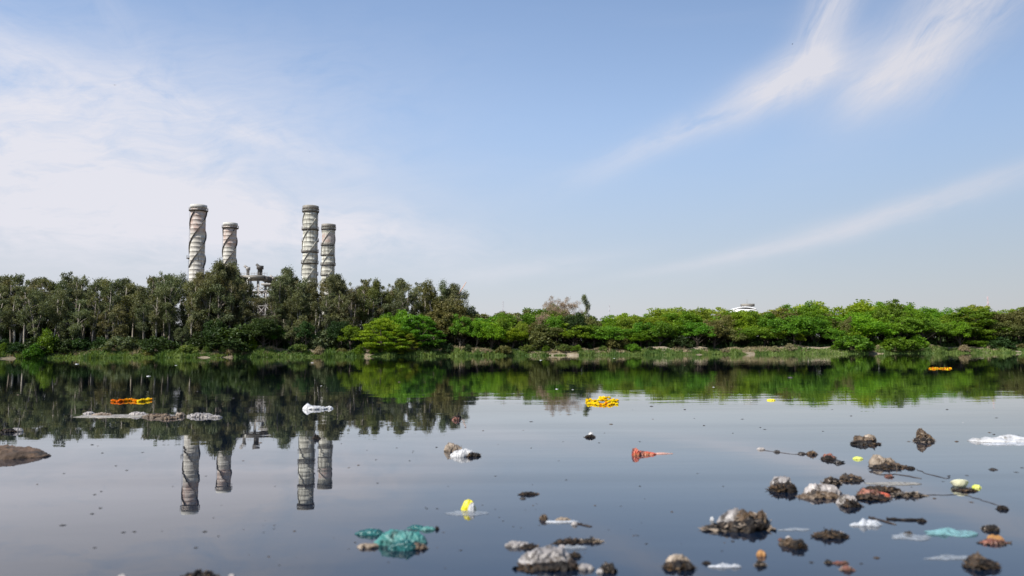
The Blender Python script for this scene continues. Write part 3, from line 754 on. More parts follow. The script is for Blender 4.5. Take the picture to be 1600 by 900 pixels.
#DEBRIS#
# ---------------------------------------------------------------- floating litter and flowers
def trash(name, cols, rough=.45, bump=.004, scale=9, spec=.5, contrast=.1):
    return patchy('litter_'+name, cols, scale, rough, spec, bump, 'Object', 7, contrast=contrast)
T_muck = trash('muck', [(.006, .005, .0045), (.016, .012, .009), (.042, .029, .019)], .6, spec=.22)
T_brown = trash('brown_rag', [(.07, .045, .025), (.14, .095, .058), (.022, .016, .011)], .6)
T_tan = trash('tan_rag', [(.24, .19, .14), (.10, .07, .045), (.36, .30, .24)], .65)
T_leaf = trash('rotting_leaves', [(.08, .045, .018), (.032, .019, .01), (.19, .125, .06)], .6, scale=22)
T_grey = trash('grey_plastic', [(.27, .25, .24), (.15, .135, .125), (.05, .04, .03)], .35)
T_pale = trash('pale_plastic', [(.36, .33, .31), (.22, .195, .18), (.07, .056, .042)], .4)
T_white = trash('white_plastic', [(.52, .52, .52), (.36, .36, .36), (.20, .19, .17)], .4)
T_rock = trash('silted_rock', [(.12, .072, .042), (.055, .034, .02), (.025, .018, .012)], .85, .012, 5)
T_teal = trash('teal_cloth', [(.035, .17, .155), (.11, .24, .22), (.02, .055, .05)], .5)
T_teald = trash('dark_teal_cloth', [(.008, .06, .06), (.02, .14, .14)], .4)
T_red = trash('red_wrapper', [(.46, .06, .03), (.42, .18, .09), (.12, .03, .02)], .35)
T_rbr = trash('red_brown', [(.17, .06, .04), (.08, .035, .02), (.28, .12, .08)], .5)
T_orange = trash('orange_peel', [(.36, .18, .05), (.18, .08, .03)], .5)
T_yellow = trash('yellow_packet', [(.75, .66, .03), (.62, .52, .02)], .3)
T_lgreen = trash('yellow_green_leaf', [(.48, .55, .08), (.62, .62, .15)], .4)
T_cream = trash('cream_foam', [(.78, .76, .52), (.68, .66, .42)], .6)
T_twig = trash('wet_twig', [(.05, .035, .025), (.03, .02, .015)], .5)
T_spot = trash('dark_scrap', [(.02, .018, .016), (.045, .035, .028)], .4)

PLASTIC = {'litter_grey_plastic', 'litter_pale_plastic', 'litter_white_plastic', 'litter_teal_cloth', 'litter_tan_rag', 'litter_dark_teal_cloth'}
FLAKY = {'litter_muck', 'litter_brown_rag', 'litter_rotting_leaves', 'litter_red_brown'}
def film(name, col, a):
    m, g, out = new_mat('film_'+name); tc = g.n('ShaderNodeTexCoord')
    n1 = g.noise(tc.outputs['Object'], 14, 6, .65, 1.2)
    b = g.n('ShaderNodeBsdfPrincipled'); b.inputs['Base Color'].default_value = col+(1,); b.inputs['Roughness'].default_value = .35
    t = g.n('ShaderNodeBsdfTransparent'); mx = g.n('ShaderNodeMixShader')
    g.put(mx.inputs[0], g.smooth(n1, .32, .68, a*.25, min(1, a*1.5))); g.put(mx.inputs[1], t.outputs[0]); g.put(mx.inputs[2], b.outputs[0])
    g.put(out.inputs[0], mx.outputs[0]); return m
T_film = film('clear', (.42, .45, .48), .26)
T_filmt = film('teal', (.25, .48, .49), .42)
T_filmw = film('milky', (.60, .62, .65), .48)
T_scum = film('scum', (.36, .33, .28), .55)

def lump_mesh(L, H, Dp, sil, seed, crumple=.22, N=62, M=40, freq=None, sharp=.7, fold=0, rag=0):
    V = []; Fs = []; xs_ = [i/(len(sil)-1) for i in range(len(sil))]
    base = min(L, max(H, Dp))
    fr = freq or 3.2/base
    for i in range(N+1):
        t = i/N; h = float(np.interp(t, xs_, sil))*H*(1+rag*mn.noise(Vector((t*9, seed*5.1, 3))))
        h *= min(1, 7*t*(1-t)+.03)**.5
        w = Dp/2*max(.02, 4*t*(1-t))**.55*(.85+.30*mn.noise(Vector((t*4, seed*3.1, 0)))+rag*.5*mn.noise(Vector((t*11, seed*2.1, 7))))
        yo = Dp*.12*mn.noise(Vector((t*3, seed, 5)))
        for k in range(M):
            a = 2*math.pi*k/M; c, s_ = math.cos(a), math.sin(a)
            p = Vector(((t-.5)*L, w*math.copysign(abs(c)**.85, c)+yo, h*abs(s_)**sharp if s_ >= 0 else -H*.25*abs(s_)-.004))
            q = p*fr+Vector((seed*7.7, seed*2.3, seed))
            rd = 1-abs(mn.noise(q))*2; r2 = 1-abs(mn.noise(q*2.3+Vector((9, 0, 0))))*2; r3 = mn.noise(q*5.3)+.8*(1-2*abs(mn.noise(q*10.7)))
            d = crumple*(.55*rd+.42*r2+.26*r3-.38)
            if fold: d += crumple*fold*(abs(math.sin(t*L*fr*2.1+c*1.7+5.5*mn.noise(q*.7)))-.6)*.6
            nrm = Vector((0, c, s_ if s_ > 0 else s_*.3))
            wv = mn.noise_vector(q*1.3)*crumple*.55
            p += nrm*d*min(base*.8, max(.5*H, .3*Dp)+.3*base)*.8
            p += Vector((wv.x*base*.6, wv.y*base*.4, wv.z*H*.4 if s_ > 0 else 0))
            V.append(p)
    for i in range(N):
        for k in range(M): Fs.append((i*M+k, (i+1)*M+k, (i+1)*M+(k+1) % M, i*M+(k+1) % M))
    Fs += [tuple(range(M)), tuple(N*M+k for k in range(M))[::-1]]
    return V, Fs
def sheet_mesh(L, Dp, H, seed, z0=.003, rings=7, n=40, thick=.0015, ragged=.35):
    V = []; Fs = []
    def pt(r, a):
        o = 1+ragged*mn.noise(Vector((math.cos(a)*1.6, math.sin(a)*1.6, seed)))+ragged*.5*mn.noise(Vector((math.cos(a)*5, math.sin(a)*5, seed+4)))
        x, y = math.cos(a)*L/2*r*o, math.sin(a)*Dp/2*r*o
        sc = 4/max(L, Dp)
        z = z0+H*max(0, (.35+1.1*mn.noise(Vector((x*sc, y*sc, seed*1.7)))+.5*mn.noise(Vector((x*sc*2.6, y*sc*2.6, seed)))))*(1-r**4)
        return (x, y, z)
    for lay in (0, 1):
        for j in range(1, rings+1):
            for k in range(n):
                p = pt(j/rings, 2*math.pi*k/n); V.append((p[0], p[1], p[2]-lay*(thick+(.0 if j < rings else z0*.8))))
    c0 = len(V); p = pt(0, 0); V += [p, (p[0], p[1], p[2]-thick)]
    for lay in (0, 1):
        b = lay*rings*n
        for k in range(n):
            f = (c0+lay, b+k, b+(k+1) % n); Fs.append(f if lay == 0 else f[::-1])
            for j in range(rings-1):
                f = (b+j*n+k, b+(j+1)*n+k, b+(j+1)*n+(k+1) % n, b+j*n+(k+1) % n); Fs.append(f if lay == 0 else f[::-1])
    e = (rings-1)*n
    for k in range(n): Fs.append((e+k, rings*n+e+k, rings*n+e+(k+1) % n, e+(k+1) % n))
    return V, Fs

SEED = [100]
def piece(pname, kind, x0, x1, yt, yb, mat, root, sil=None, depth=.8, crumple=.22, seed=None, **kw):
    """one part placed from photograph measurements on the water plane; depth is relative to its width"""
    SEED[0] += 1; seed = seed or SEED[0]*.37
    c = on_water((x0+x1)/2, yb); mpp = c.y/F; L = (x1-x0)*mpp; H = max(.006, (yb-yt)*mpp)
    if kind == 'lump':
        Dp = depth*L; ang = CAM_H/c.y
        H = max(H*.45, (H-Dp*.5*ang*.8)*.9)*(.70 if mat.name in FLAKY else .88)
        if mat.name in PLASTIC: kw.setdefault('fold', .45)
        if mat.name in FLAKY: kw.setdefault('rag', .75)
        V, Fs = lump_mesh(L, H, Dp, sil or [.25, .7, 1, .9, .75, .3], seed, crumple, **kw); off = Vector((0, Dp*.45, 0))
    elif kind == 'sheet':
        ang = CAM_H/c.y; Dp = max(.3*L if depth is None else depth*L, .01)
        V, Fs = sheet_mesh(L, Dp, kw.pop('h', .01), seed, **kw); off = Vector((0, 0, 0))
    loc = Vector((c.x, c.y, 0))+off
    if root is not None: loc = loc-root.location
    flaky = kind == 'lump' and mat.name in FLAKY
    if flaky:
        rg = random.Random(int(seed*1000)); n0 = len(Fs); V = list(V); Fs = list(Fs); base = min(L, .16)
        tops = [p for p in V if p[2] > 0]
        for _ in range(90):
            p = Vector(rg.choice(tops))+Vector((rg.uniform(-1, 1), rg.uniform(-1, 1), 0))*L*.05; s_ = base*rg.uniform(.05, .17)
            a = Vector((rg.uniform(-1, 1), rg.uniform(-1, 1), rg.uniform(-.25, .25))).normalized(); p.z = max(p.z*.95, s_*.1); b = a.cross(Vector((rg.uniform(-.5, .5), rg.uniform(-.5, .5), 1))).normalized()
            i0 = len(V); asp = rg.choice([.12, .4, .5]); up = a.cross(b)*s_*.25
            V += [p-a*s_, p+b*s_*asp+up, p+a*s_, p-b*s_*asp+up]; Fs.append((i0, i0+1, i0+2, i0+3))
    me = MB().add(V, Fs).mesh(pname, not flaky)
    if flaky:
        me.materials.append(mat); me.materials.append(T_leaf if rg.random() < .8 else T_tan)
        mi = np.zeros(len(me.polygons), dtype=np.int32); mi[n0:] = 1; me.polygons.foreach_set('material_index', mi)
    o = link(pname, me, mat, root, loc); return o
def litter(name, label, cat, parts, group=None):
    """parts: list of (part name, kind, x0, x1, ytop, ybase, material, options); one part alone is the thing itself"""
    if len(parts) == 1:
        p = parts[0]; o = piece(name, *p[1:7], None, **(p[7] if len(p) > 7 else {})); return tag(o, label, cat, group)
    f = parts[0]; c = on_water((f[2]+f[3])/2, f[5]); root = empty(name, (c.x, c.y, 0)); tag(root, label, cat, group)
    for p in parts: piece(p[0], *p[1:7], root, **(p[7] if len(p) > 7 else {}))
    return root
def strand(pname, pts, rad, mat, root, wob=.01):
    P_ = [on_water(*p)-(root.location if root else Vector()) for p in pts]; Q = []
    for i in range(len(P_)-1):
        for k in range(4): 
            q = P_[i].lerp(P_[i+1], k/4); q.x += random.Random(i*9+k).uniform(-wob, wob); q.y += random.Random(i*7+k+3).uniform(-wob, wob); q.z = rad*.4; Q.append(q)
    Q.append(P_[-1]); return MB().tube(Q, [rad*(.6+.6*random.Random(i).random()) for i in range(len(Q))], 6).build(pname, mat, root, True)

G1 = 'rubbish drifting in the right foreground'; G2 = 'rubbish drifting in mid river'
litter('mud_rock', 'silt-covered brown rock breaking the water at the left edge of the picture', 'rock', [
    ('rock', 'lump', -66, 56, 696, 718, T_rock, dict(sil=[.6, .95, 1, .9, .72, .35, .08], depth=.65, crumple=.12))])
litter('rag_bundle', 'brown rag bundle floating behind the pale grey bag left of centre', 'rag', [
    ('rag', 'lump', 692, 722, 691, 706, T_tan, dict(sil=[.3, 1, .9, .6, .3], depth=.8, crumple=.3))], G2)
litter('plastic_bag', 'pale grey plastic bag with a blackened end lying beside the brown rag bundle', 'bag', [
    ('bag', 'lump', 702, 742, 701, 714, T_white, dict(sil=[.25, .7, .9, 1, .85, .5], depth=.7, crumple=.22)),
    ('dirty_end', 'lump', 726, 751, 705, 714, T_muck, dict(sil=[.3, 1, .9, .3], depth=.7))], G2)
# pointed ones
litter('leaf_clump', 'pointed heap of wet brown leaves sticking up near the white foam sheet', 'leaf clump', [
    ('leaves', 'lump', 1437, 1463, 668, 689, T_leaf, dict(sil=[.5, 1.5, 1.0, .6, .25], depth=.8, crumple=.24, sharp=1.0, rag=.15)),
    ('mud', 'lump', 1434, 1466, 683, 691, T_muck, dict(depth=.9, crumple=.2))], G1)
litter('rubbish_clump', 'ragged brown and black clump with a pale scrap on top, left of leaf heap', 'rubbish', [
    ('rag', 'lump', 1340, 1370, 679, 692, T_brown, dict(sil=[.5, 1, .8, .6, .3], depth=.9, crumple=.34)),
    ('scrap', 'lump', 1350, 1372, 677, 689, T_tan, dict(sil=[.3, 1, .7], depth=.7, crumple=.3)),
    ('mud', 'lump', 1337, 1381, 688, 696, T_muck, dict(depth=.7, crumple=.3))], G1)
litter('foam_sheet', 'long flat white foam sheet floating at the right edge of the picture', 'foam sheet', [
    ('sheet', 'sheet', 1515, 1640, 684, 689, T_white, dict(depth=.42, h=.07, ragged=.25)),
    ('skirt', 'sheet', 1540, 1650, 684, 694, T_filmw, dict(depth=.3, h=.01))])
litter('torn_sack', 'beige torn sack tapering to the right, below the ragged clump', 'sack', [
    ('sack', 'lump', 1364, 1404, 708, 727, T_tan, dict(sil=[.4, 1, .8, .6, .5, .3], depth=.7, crumple=.3)),
    ('tail', 'lump', 1385, 1420, 719, 731, T_brown, dict(sil=[.9, .8, .5, .2], depth=.5, crumple=.25)),
    ('mud', 'lump', 1364, 1418, 725, 733, T_muck, dict(depth=.4, crumple=.25))], G1)
litter('scrap', 'black blob floating just right of the torn beige sack', 'scrap', [('s', 'lump', 1419, 1432, 727, 733, T_muck, {})])
litter('leaf', 'yellow-green leaf floating left of the torn beige sack', 'leaf', [('s', 'lump', 1335, 1351, 713, 718, T_lgreen, dict(depth=.8, crumple=.15))])
litter('orange_scrap', 'orange-brown scrap at the end of a dark drifting string', 'scrap', [('s', 'lump', 1263, 1279, 703, 711, T_leaf, dict(crumple=.3))])
litter('brown_clump', 'small dark red-brown clump right of the orange-brown scrap', 'rubbish', [
    ('rag', 'lump', 1288, 1308, 707, 717, T_rbr, dict(crumple=.35)), ('mud', 'lump', 1286, 1306, 710, 719, T_muck, {})], G1)
r = empty('drifting_string', on_water(1230, 709)); tag(r, 'thin dark string with scraps trailing left from the orange-brown scrap', 'string')
strand('string', [(1185, 703), (1210, 706), (1240, 710), (1262, 709)], .002, T_twig, r)
for a, b, y_, m_ in ((1184, 1197, 703, T_pale), (1210, 1220, 707, T_spot), (1248, 1260, 710, T_spot)): piece('scrap', 'lump', a, b, y_-4, y_, m_, r, crumple=.3)
r = empty('twig_tangle', on_water(1305, 722)); tag(r, 'small tangle of black twigs below the dark red-brown clump', 'twigs')
strand('twig', [(1288, 720), (1305, 724), (1319, 721)], .005, T_muck, r); strand('twig', [(1300, 718), (1312, 725), (1320, 724)], .005, T_muck, r); piece('scrap', 'lump', 1305, 1317, 718, 724, T_spot, r, crumple=.3)
litter('rubbish_clump', 'round grey clump of fibres and mud, leftmost of the cluster at right', 'rubbish', [
    ('fibre_wad', 'lump', 1210, 1243, 743, 763, T_grey, dict(sil=[.4, .85, 1, .95, .6], depth=1.0, crumple=.3)),
    ('mud', 'lump', 1209, 1250, 750, 770, T_muck, dict(sil=[.4, .7, .7, 1, .5], depth=.9, crumple=.3))], G1)
litter('plastic_bag', 'long pale grey bag with brown mud under it, mid right-hand cluster', 'bag', [
    ('bag', 'lump', 1262, 1320, 753, 774, T_pale, dict(sil=[.55, 1, .85, .95, .75, .4], depth=.5, crumple=.22)),
    ('mud', 'lump', 1250, 1318, 765, 779, T_brown, dict(sil=[.2, .8, 1, .9, .3], depth=.35, crumple=.3))], G1)
litter('plastic_bag', 'squat pale bag at the lower right end of the long grey bag', 'bag', [
    ('bag', 'lump', 1312, 1344, 771, 789, T_pale, dict(sil=[.4, 1, .95, .6], depth=.7, crumple=.25)),
    ('mud', 'lump', 1318, 1350, 777, 793, T_muck, dict(depth=.6, crumple=.3))], G1)
litter('mud_clump', 'black muddy clump just behind the long pale grey bag', 'rubbish', [
    ('mud', 'lump', 1291, 1318, 743, 758, T_muck, dict(crumple=.32))], G1)
litter('rubbish_clump', 'brown and black clump right of the black muddy clump', 'rubbish', [
    ('rag', 'lump', 1319, 1350, 739, 750, T_brown, dict(sil=[.5, 1, .7, .5, .3], crumple=.35)), ('mud', 'lump', 1318, 1352, 744, 753, T_muck, {})], G1)
litter('wet_packet', 'red-brown crumpled packet on a black mat of weed', 'packet', [
    ('packet', 'lump', 1347, 1386, 761, 777, T_rbr, dict(sil=[.6, 1, .8, .7, .3], depth=.7, crumple=.3)),
    ('red_flap', 'lump', 1372, 1393, 766, 777, T_red, dict(sil=[.9, .8, .4], depth=.5)),
    ('mud', 'lump', 1344, 1394, 771, 782, T_muck, dict(depth=.5))], G1)
r = litter('weed_mat', 'long black mat of weed trailing right from the red-brown packet', 'weed', [
    ('weed', 'lump', 1352, 1412, 758, 769, T_muck, dict(sil=[.4, .9, 1, .6, .3], depth=.35, crumple=.4)),
    ('weed', 'lump', 1400, 1448, 767, 776, T_muck, dict(sil=[.9, .6, .8, .2], depth=.3, crumple=.4)),
    ('scum', 'sheet', 1355, 1435, 750, 756, T_scum, dict(depth=.35, h=.005))], G1)
strand('stalk', [(1440, 773), (1475, 774), (1500, 772), (1530, 780), (1560, 790)], .0018, T_twig, r)
r = empty('twig_tangle', on_water(1440, 742)); tag(r, 'thin dark twigs drifting from the black blob towards the cream foam cup', 'twigs')
strand('twig', [(1430, 733), (1450, 741), (1480, 748), (1485, 743)], .0022, T_twig, r); strand('twig', [(1356, 736), (1375, 742), (1400, 741), (1440, 748)], .003, T_twig, r); strand('twig', [(1358, 738), (1366, 733), (1380, 737)], .003, T_twig, r)
piece('scrap', 'lump', 1385, 1398, 741, 746, T_rbr, r)
# foam cup
def foam_cup():
    c = on_water(1504, 762); root = empty('foam_cup', (c.x, c.y, 0)); tag(root, 'cream foam bowl floating beside green leaves in the right foreground', 'bowl')
    k = c.y/F; mb = MB(); mb.lathe([(0, .0), (5*k, .0), (9*k, 3*k), (12*k, 8*k), (12.6*k, 8.6*k), (11.6*k, 8.4*k), (8.5*k, 3.5*k), (0, 1*k)], 28)
    o = mb.build('bowl', T_cream, root, True); o.rotation_euler = (R(-28), R(10), 0); o.location = (0, .02, -.004)
    piece('mud', 'lump', 1494, 1530, 762, 768, T_muck, root, depth=.4)
foam_cup()
litter('leaf', 'green leaf scrap floating right of the cream foam bowl', 'leaf', [('s', 'lump', 1522, 1536, 757, 763, T_lgreen, dict(crumple=.3))])
litter('rubbish_bag', 'big dark rubbish bag with grey torn flap and brown contents, largest heap at right', 'bag', [
    ('torn_flap', 'lump', 1124, 1163, 790, 818, T_grey, dict(sil=[.12, .45, .8, 1, .9], depth=.7, crumple=.16)),
    ('contents', 'lump', 1156, 1207, 791, 824, T_leaf, dict(sil=[1, .95, .8, .75, .85, .55], depth=.75, crumple=.34)),
    ('mud', 'lump', 1106, 1208, 809, 832, T_muck, dict(sil=[.1, .5, .6, .7, .9, 1, .9], depth=.42, crumple=.3)),
    ('strap', 'lump', 1132, 1156, 812, 826, T_grey, dict(sil=[.5, .8, 1, .9], depth=.25, crumple=.1)),
    ('scrap', 'lump', 1110, 1116, 806, 814, T_white, {}), ('scrap', 'lump', 1130, 1137, 816, 823, T_white, {})], G1)
litter('rubbish_clump', 'dark clump with a pale knob and pink scrap, below right of the big rubbish bag', 'rubbish', [
    ('rag', 'lump', 1222, 1250, 838, 854, T_brown, dict(sil=[.5, 1, .8, .5], crumple=.32)), ('pale_scrap', 'lump', 1228, 1240, 836, 846, T_pale, {}),
    ('pink_scrap', 'lump', 1217, 1226, 840, 845, T_rbr, {}), ('mud', 'lump', 1238, 1264, 838, 858, T_muck, dict(sil=[.5, 1, .9, .4], crumple=.35))], G1)
litter('rubbish_clump', 'flat dark clump with a pale scrap, right of the dark clump with the pink scrap', 'rubbish', [
    ('mud', 'lump', 1279, 1330, 827, 842, T_muck, dict(sil=[.3, 1, .8, .9, .4], depth=.5, crumple=.32)), ('pale_scrap', 'lump', 1305, 1324, 829, 839, T_pale, dict(depth=.6))], G1)
litter('fruit', 'small yellow-brown fruit floating over a dark scrap in the foreground', 'fruit', [
    ('fruit', 'lump', 1184, 1199, 858, 870, T_orange, dict(sil=[.6, 1, .6], depth=.9, crumple=.15)), ('mud', 'lump', 1181, 1200, 874, 886, T_muck, {})])
litter('plastic_strip', 'pale twisted plastic strip lying flat in the foreground', 'plastic', [
    ('strip', 'sheet', 1110, 1160, 876, 886, T_filmw, dict(depth=.22, h=.015)), ('mud', 'lump', 1099, 1112, 876, 882, T_muck, {})])
litter('rubbish_clump', 'dark lump with pale brown top near the bottom edge, left of the plastic strip', 'rubbish', [
    ('top', 'lump', 1044, 1080, 866, 882, T_tan, dict(sil=[.5, 1, .9, .6], depth=.7, crumple=.28)), ('mud', 'lump', 1040, 1089, 870, 892, T_muck, dict(sil=[.5, .7, .7, .8, .5], depth=.7, crumple=.26))], G1)
r = litter('tarpaulin', 'large crumpled grey tarpaulin floating near the bottom centre', 'tarpaulin', [
    ('sheet', 'lump', 812, 892, 853, 884, T_grey, dict(sil=[.25, .6, .9, 1, .95, .7], depth=.62, crumple=.26, N=84, M=50)),
    ('mud', 'lump', 808, 905, 872, 893, T_muck, dict(sil=[.1, .3, .5, .7, 1, .8], depth=.35, crumple=.3)),
    ('pale_scrap', 'lump', 868, 886, 866, 888, T_pale, dict(sil=[.7, 1, .7], depth=.4))])
litter('rubbish_clump', 'grey and black clump touching the left end of the big tarpaulin', 'rubbish', [
    ('fibre_wad', 'lump', 790, 826, 845, 856, T_grey, dict(sil=[.4, .9, .8, .6], depth=.6, crumple=.3)), ('mud', 'lump', 815, 842, 848, 858, T_muck, dict(depth=.6, crumple=.3))])
litter('weed_mat', 'black strip of rubbish behind the big tarpaulin', 'weed', [
    ('weed', 'lump', 866, 908, 839, 850, T_muck, dict(sil=[.3, .7, 1, .6], depth=.35, crumple=.35)), ('weed', 'lump', 902, 940, 838, 848, T_muck, dict(sil=[.8, .5, .9, .2], depth=.3, crumple=.35)),
    ('film', 'sheet', 875, 915, 852, 856, T_film, dict(depth=.4, h=.01)), ('pale_scrap', 'lump', 872, 884, 850, 858, T_pale, {})])
litter('rubbish_clump', 'loose dark bits right of the big tarpaulin at the bottom edge', 'rubbish', [
    ('mud', 'lump', 888, 908, 862, 872, T_muck, dict(crumple=.35)), ('mud', 'lump', 938, 965, 876, 896, T_muck, dict(crumple=.35)), ('pale_scrap', 'lump', 900, 930, 880, 892, T_grey, dict(depth=.6)), ('pale_scrap', 'lump', 932, 944, 888, 896, T_pale, {})])
r = litter('rag_strip', 'thin strip of pale rag with a brown knot left of the tarpaulin clump', 'rag', [
    ('knot', 'lump', 843, 856, 801, 813, T_brown, dict(sil=[.6, 1, .5], crumple=.3)), ('rag', 'sheet', 852, 900, 812, 816, T_filmw, dict(depth=.3, h=.012)), ('scrap', 'lump', 893, 903, 814, 821, T_pale, {}), ('scrap', 'lump', 868, 892, 808, 814, T_tan, dict(depth=.4, crumple=.35))])
strand('tail', [(900, 818), (912, 821), (925, 823)], .004, T_twig, r)
litter('cloth', 'teal cloth heap spread on the water with muddy edges', 'cloth', [
    ('cloth', 'lump', 584, 664, 826, 854, T_teal, dict(sil=[.45, .8, 1, .85, .8, .75, .4], depth=.5, crumple=.26, N=70, M=40)),
    ('muddy_fold', 'lump', 605, 650, 842, 861, T_teald, dict(sil=[.4, .8, 1, .5], depth=.45, crumple=.3)),
    ('muddy_fold', 'lump', 557, 590, 847, 857, T_tan, dict(sil=[.3, .8, .6, .9], depth=.5, crumple=.3)),
    ('muddy_fold', 'lump', 638, 667, 846, 859, T_brown, dict(depth=.6, crumple=.3)),
    ('muddy_fold', 'lump', 628, 664, 828, 846, T_teald, dict(sil=[.6, 1, .7, .4], depth=.4, crumple=.3))])
litter('cloth', 'dark teal flap of cloth left of the teal cloth heap', 'cloth', [
    ('flap', 'lump', 553, 598, 825, 837, T_teald, dict(sil=[.2, .7, .9, .8, .4], depth=.5, crumple=.2)), ('pale_scrap', 'lump', 576, 584, 824, 830, T_pale, {})])
litter('cloth', 'narrow teal strip of cloth ending in a black knob behind the teal heap', 'cloth', [
    ('strip', 'lump', 635, 664, 820, 827, T_teald, dict(depth=.5)), ('strip', 'lump', 655, 680, 822, 829, T_teal, dict(depth=.4)), ('knob', 'lump', 679, 686, 820, 828, T_muck, {})])
litter('food_packet', 'bright yellow packet with a white opening standing up in the water', 'packet', [
    ('packet', 'lump', 720, 743, 777, 798, T_yellow, dict(sil=[.2, .85, 1, .85, .4], depth=.7, crumple=.12, sharp=.9)),
    ('opening', 'lump', 731, 742, 782, 799, T_white, dict(sil=[.5, 1, .8], depth=.5, crumple=.1))])
litter('plastic_film', 'submerged pale film fanning out around the yellow packet', 'plastic', [('f', 'sheet', 700, 762, 796, 802, T_film, dict(depth=.5, h=.002))])
litter('snack_wrapper', 'red and orange wrapper tapering to the right in mid water', 'wrapper', [
    ('mouth', 'lump', 988, 1001, 698, 712, T_red, dict(sil=[.9, 1, .6], depth=.8, crumple=.25)),
    ('body', 'lump', 997, 1026, 702, 711, T_red, dict(sil=[1, .7, .5, .25], depth=.45, crumple=.28)),
    ('tail', 'sheet', 1015, 1050, 706, 709, film('pink', (.75, .42, .32), .6), dict(depth=.3, h=.006))])
litter('scrap', 'small white and black scrap below the yellow marigold bunch', 'scrap', [
    ('white_scrap', 'lump', 919, 928, 673, 682, T_white, dict(sil=[.5, 1, .6])), ('mud', 'lump', 915, 931, 678, 684, T_muck, dict(crumple=.35))])
litter('bottle', 'dark red rag lump floating below the end of the tall wood', 'rag', [
    ('rag', 'lump', 706, 719, 650, 657, T_rbr, dict(crumple=.3)), ('mud', 'lump', 705, 720, 643, 655, T_muck, dict(sil=[.2, .5, .9, .6]))]).name = 'rag_lump'
litter('scrap', 'black pointed lump between the reflections of the right-hand chimneys', 'scrap', [('s', 'lump', 488, 500, 675, 686, T_muck, dict(sil=[.5, 1, .7, .2], sharp=1.0))])
litter('plastic_sheet', 'crumpled white plastic sheet floating above the right-hand chimney reflections', 'plastic', [
    ('sheet', 'lump', 470, 507, 630, 640, T_white, dict(sil=[.7, 1, .5, .55, .4, .3], depth=.7, crumple=.2)), ('tail', 'lump', 500, 520, 633, 639, T_white, dict(sil=[.3, .4, .9, .3], depth=.5))])
litter('scum_raft', 'flat raft of pale rags and scum left of the first chimney reflection', 'rubbish', [
    ('pale_rag', 'lump', 138, 172, 645, 650, T_tan, dict(depth=.6, crumple=.2)), ('pale_rag', 'lump', 196, 226, 643, 649.5, T_pale, dict(depth=.6, crumple=.25)), ('brown_rag', 'lump', 218, 262, 644, 652.5, T_brown, dict(sil=[.3, .9, 1, .7, .3], depth=.5, crumple=.28)),
    ('dark_rag', 'lump', 240, 275, 648, 655, T_brown, dict(depth=.5)), ('pointed_scrap', 'lump', 273, 287, 640, 651, T_tan, dict(sil=[.9, .5, .7, .3])), ('scum', 'sheet', 126, 270, 645, 650, T_scum, dict(depth=.5, h=.01)), ('pale_rag', 'lump', 127, 145, 643, 647, T_pale, dict(depth=.7))])
litter('foam_raft', 'strip of grey-white foam right of the pale rag raft', 'foam', [('foam', 'lump', 288, 330, 646, 652, T_grey, dict(sil=[.3, .8, 1, .7, .3], depth=.6, crumple=.3)), ('foam', 'lump', 322, 345, 648, 653, T_grey, dict(depth=.6))])
litter('scrap', 'pale scrap near the left edge above the brown rock', 'scrap', [('s', 'lump', 15, 32, 666, 675, T_grey, dict(sil=[.9, .8, .4])) , ('mud', 'lump', -4, 18, 669, 676, T_muck, {})])
litter('plastic_film', 'white triangular plastic film floating flat beside the black sticks', 'plastic', [('f', 'sheet', 1336, 1376, 815, 820, T_filmw, dict(depth=.75, h=.02, ragged=.7))])
litter('plastic_film', 'teal tinted clear bag lying flat and half sunk at the right', 'plastic', [('f', 'sheet', 1452, 1528, 822, 834, T_filmt, dict(depth=.55, h=.02, ragged=.5))])
litter('plastic_film', 'faint clear film between the white triangle and the teal tinted bag', 'plastic', [('f', 'sheet', 1395, 1460, 835, 840, T_film, dict(depth=.6, h=.006, ragged=.8))])
litter('plastic_film', 'faint pale film in the bottom right foreground', 'plastic', [('f', 'sheet', 1455, 1520, 868, 872, T_film, dict(depth=.4, h=.004, ragged=.9))])
litter('plastic_film', 'faint clear film left of the white triangular film', 'plastic', [('f', 'sheet', 1225, 1262, 822, 828, T_film, dict(depth=.4, h=.004, ragged=.8))])
r = empty('floating_stick', on_water(1420, 812)); tag(r, 'black floating sticks beside the white triangular film', 'stick')
strand('stick', [(1384, 811), (1410, 813), (1440, 813)], .006, T_muck, r, .004); piece('knob', 'lump', 1436, 1450, 808, 816, T_muck, r); strand('twig', [(1355, 808), (1372, 812), (1400, 820)], .004, T_twig, r)
litter('scrap', 'black scrap under the black floating sticks', 'scrap', [('s', 'lump', 1415, 1428, 829, 836, T_muck, {})])
litter('mud_clump', 'very dark flat clump above the orange-brown clump at lower right', 'rubbish', [('m', 'lump', 1541, 1567, 819, 830, T_muck, dict(sil=[.5, .9, .8, .6], crumple=.35))])
litter('rubbish_clump', 'orange-brown clump of peel right of the teal tinted bag', 'rubbish', [
    ('peel', 'lump', 1548, 1574, 836, 848, T_orange, dict(sil=[.5, .9, 1, .5], crumple=.32)), ('rag', 'lump', 1536, 1579, 842, 851, T_rbr, dict(depth=.5))], G1)
litter('rubbish_clump', 'large near-black lump with a grey crown in the bottom right corner', 'rubbish', [
    ('crown', 'lump', 1518, 1548, 862, 880, T_brown, dict(sil=[.5, 1, .8, .5], depth=.7)), ('mud', 'lump', 1516, 1568, 868, 890, T_muck, dict(sil=[.5, .9, 1, .8, .5], depth=.6, crumple=.24))], G1)
litter('mud_clump', 'black blob right of the drifting stalk, level with the cream bowl', 'rubbish', [('m', 'lump', 1562, 1578, 788, 797, T_muck, dict(sil=[.5, 1, .6]))])
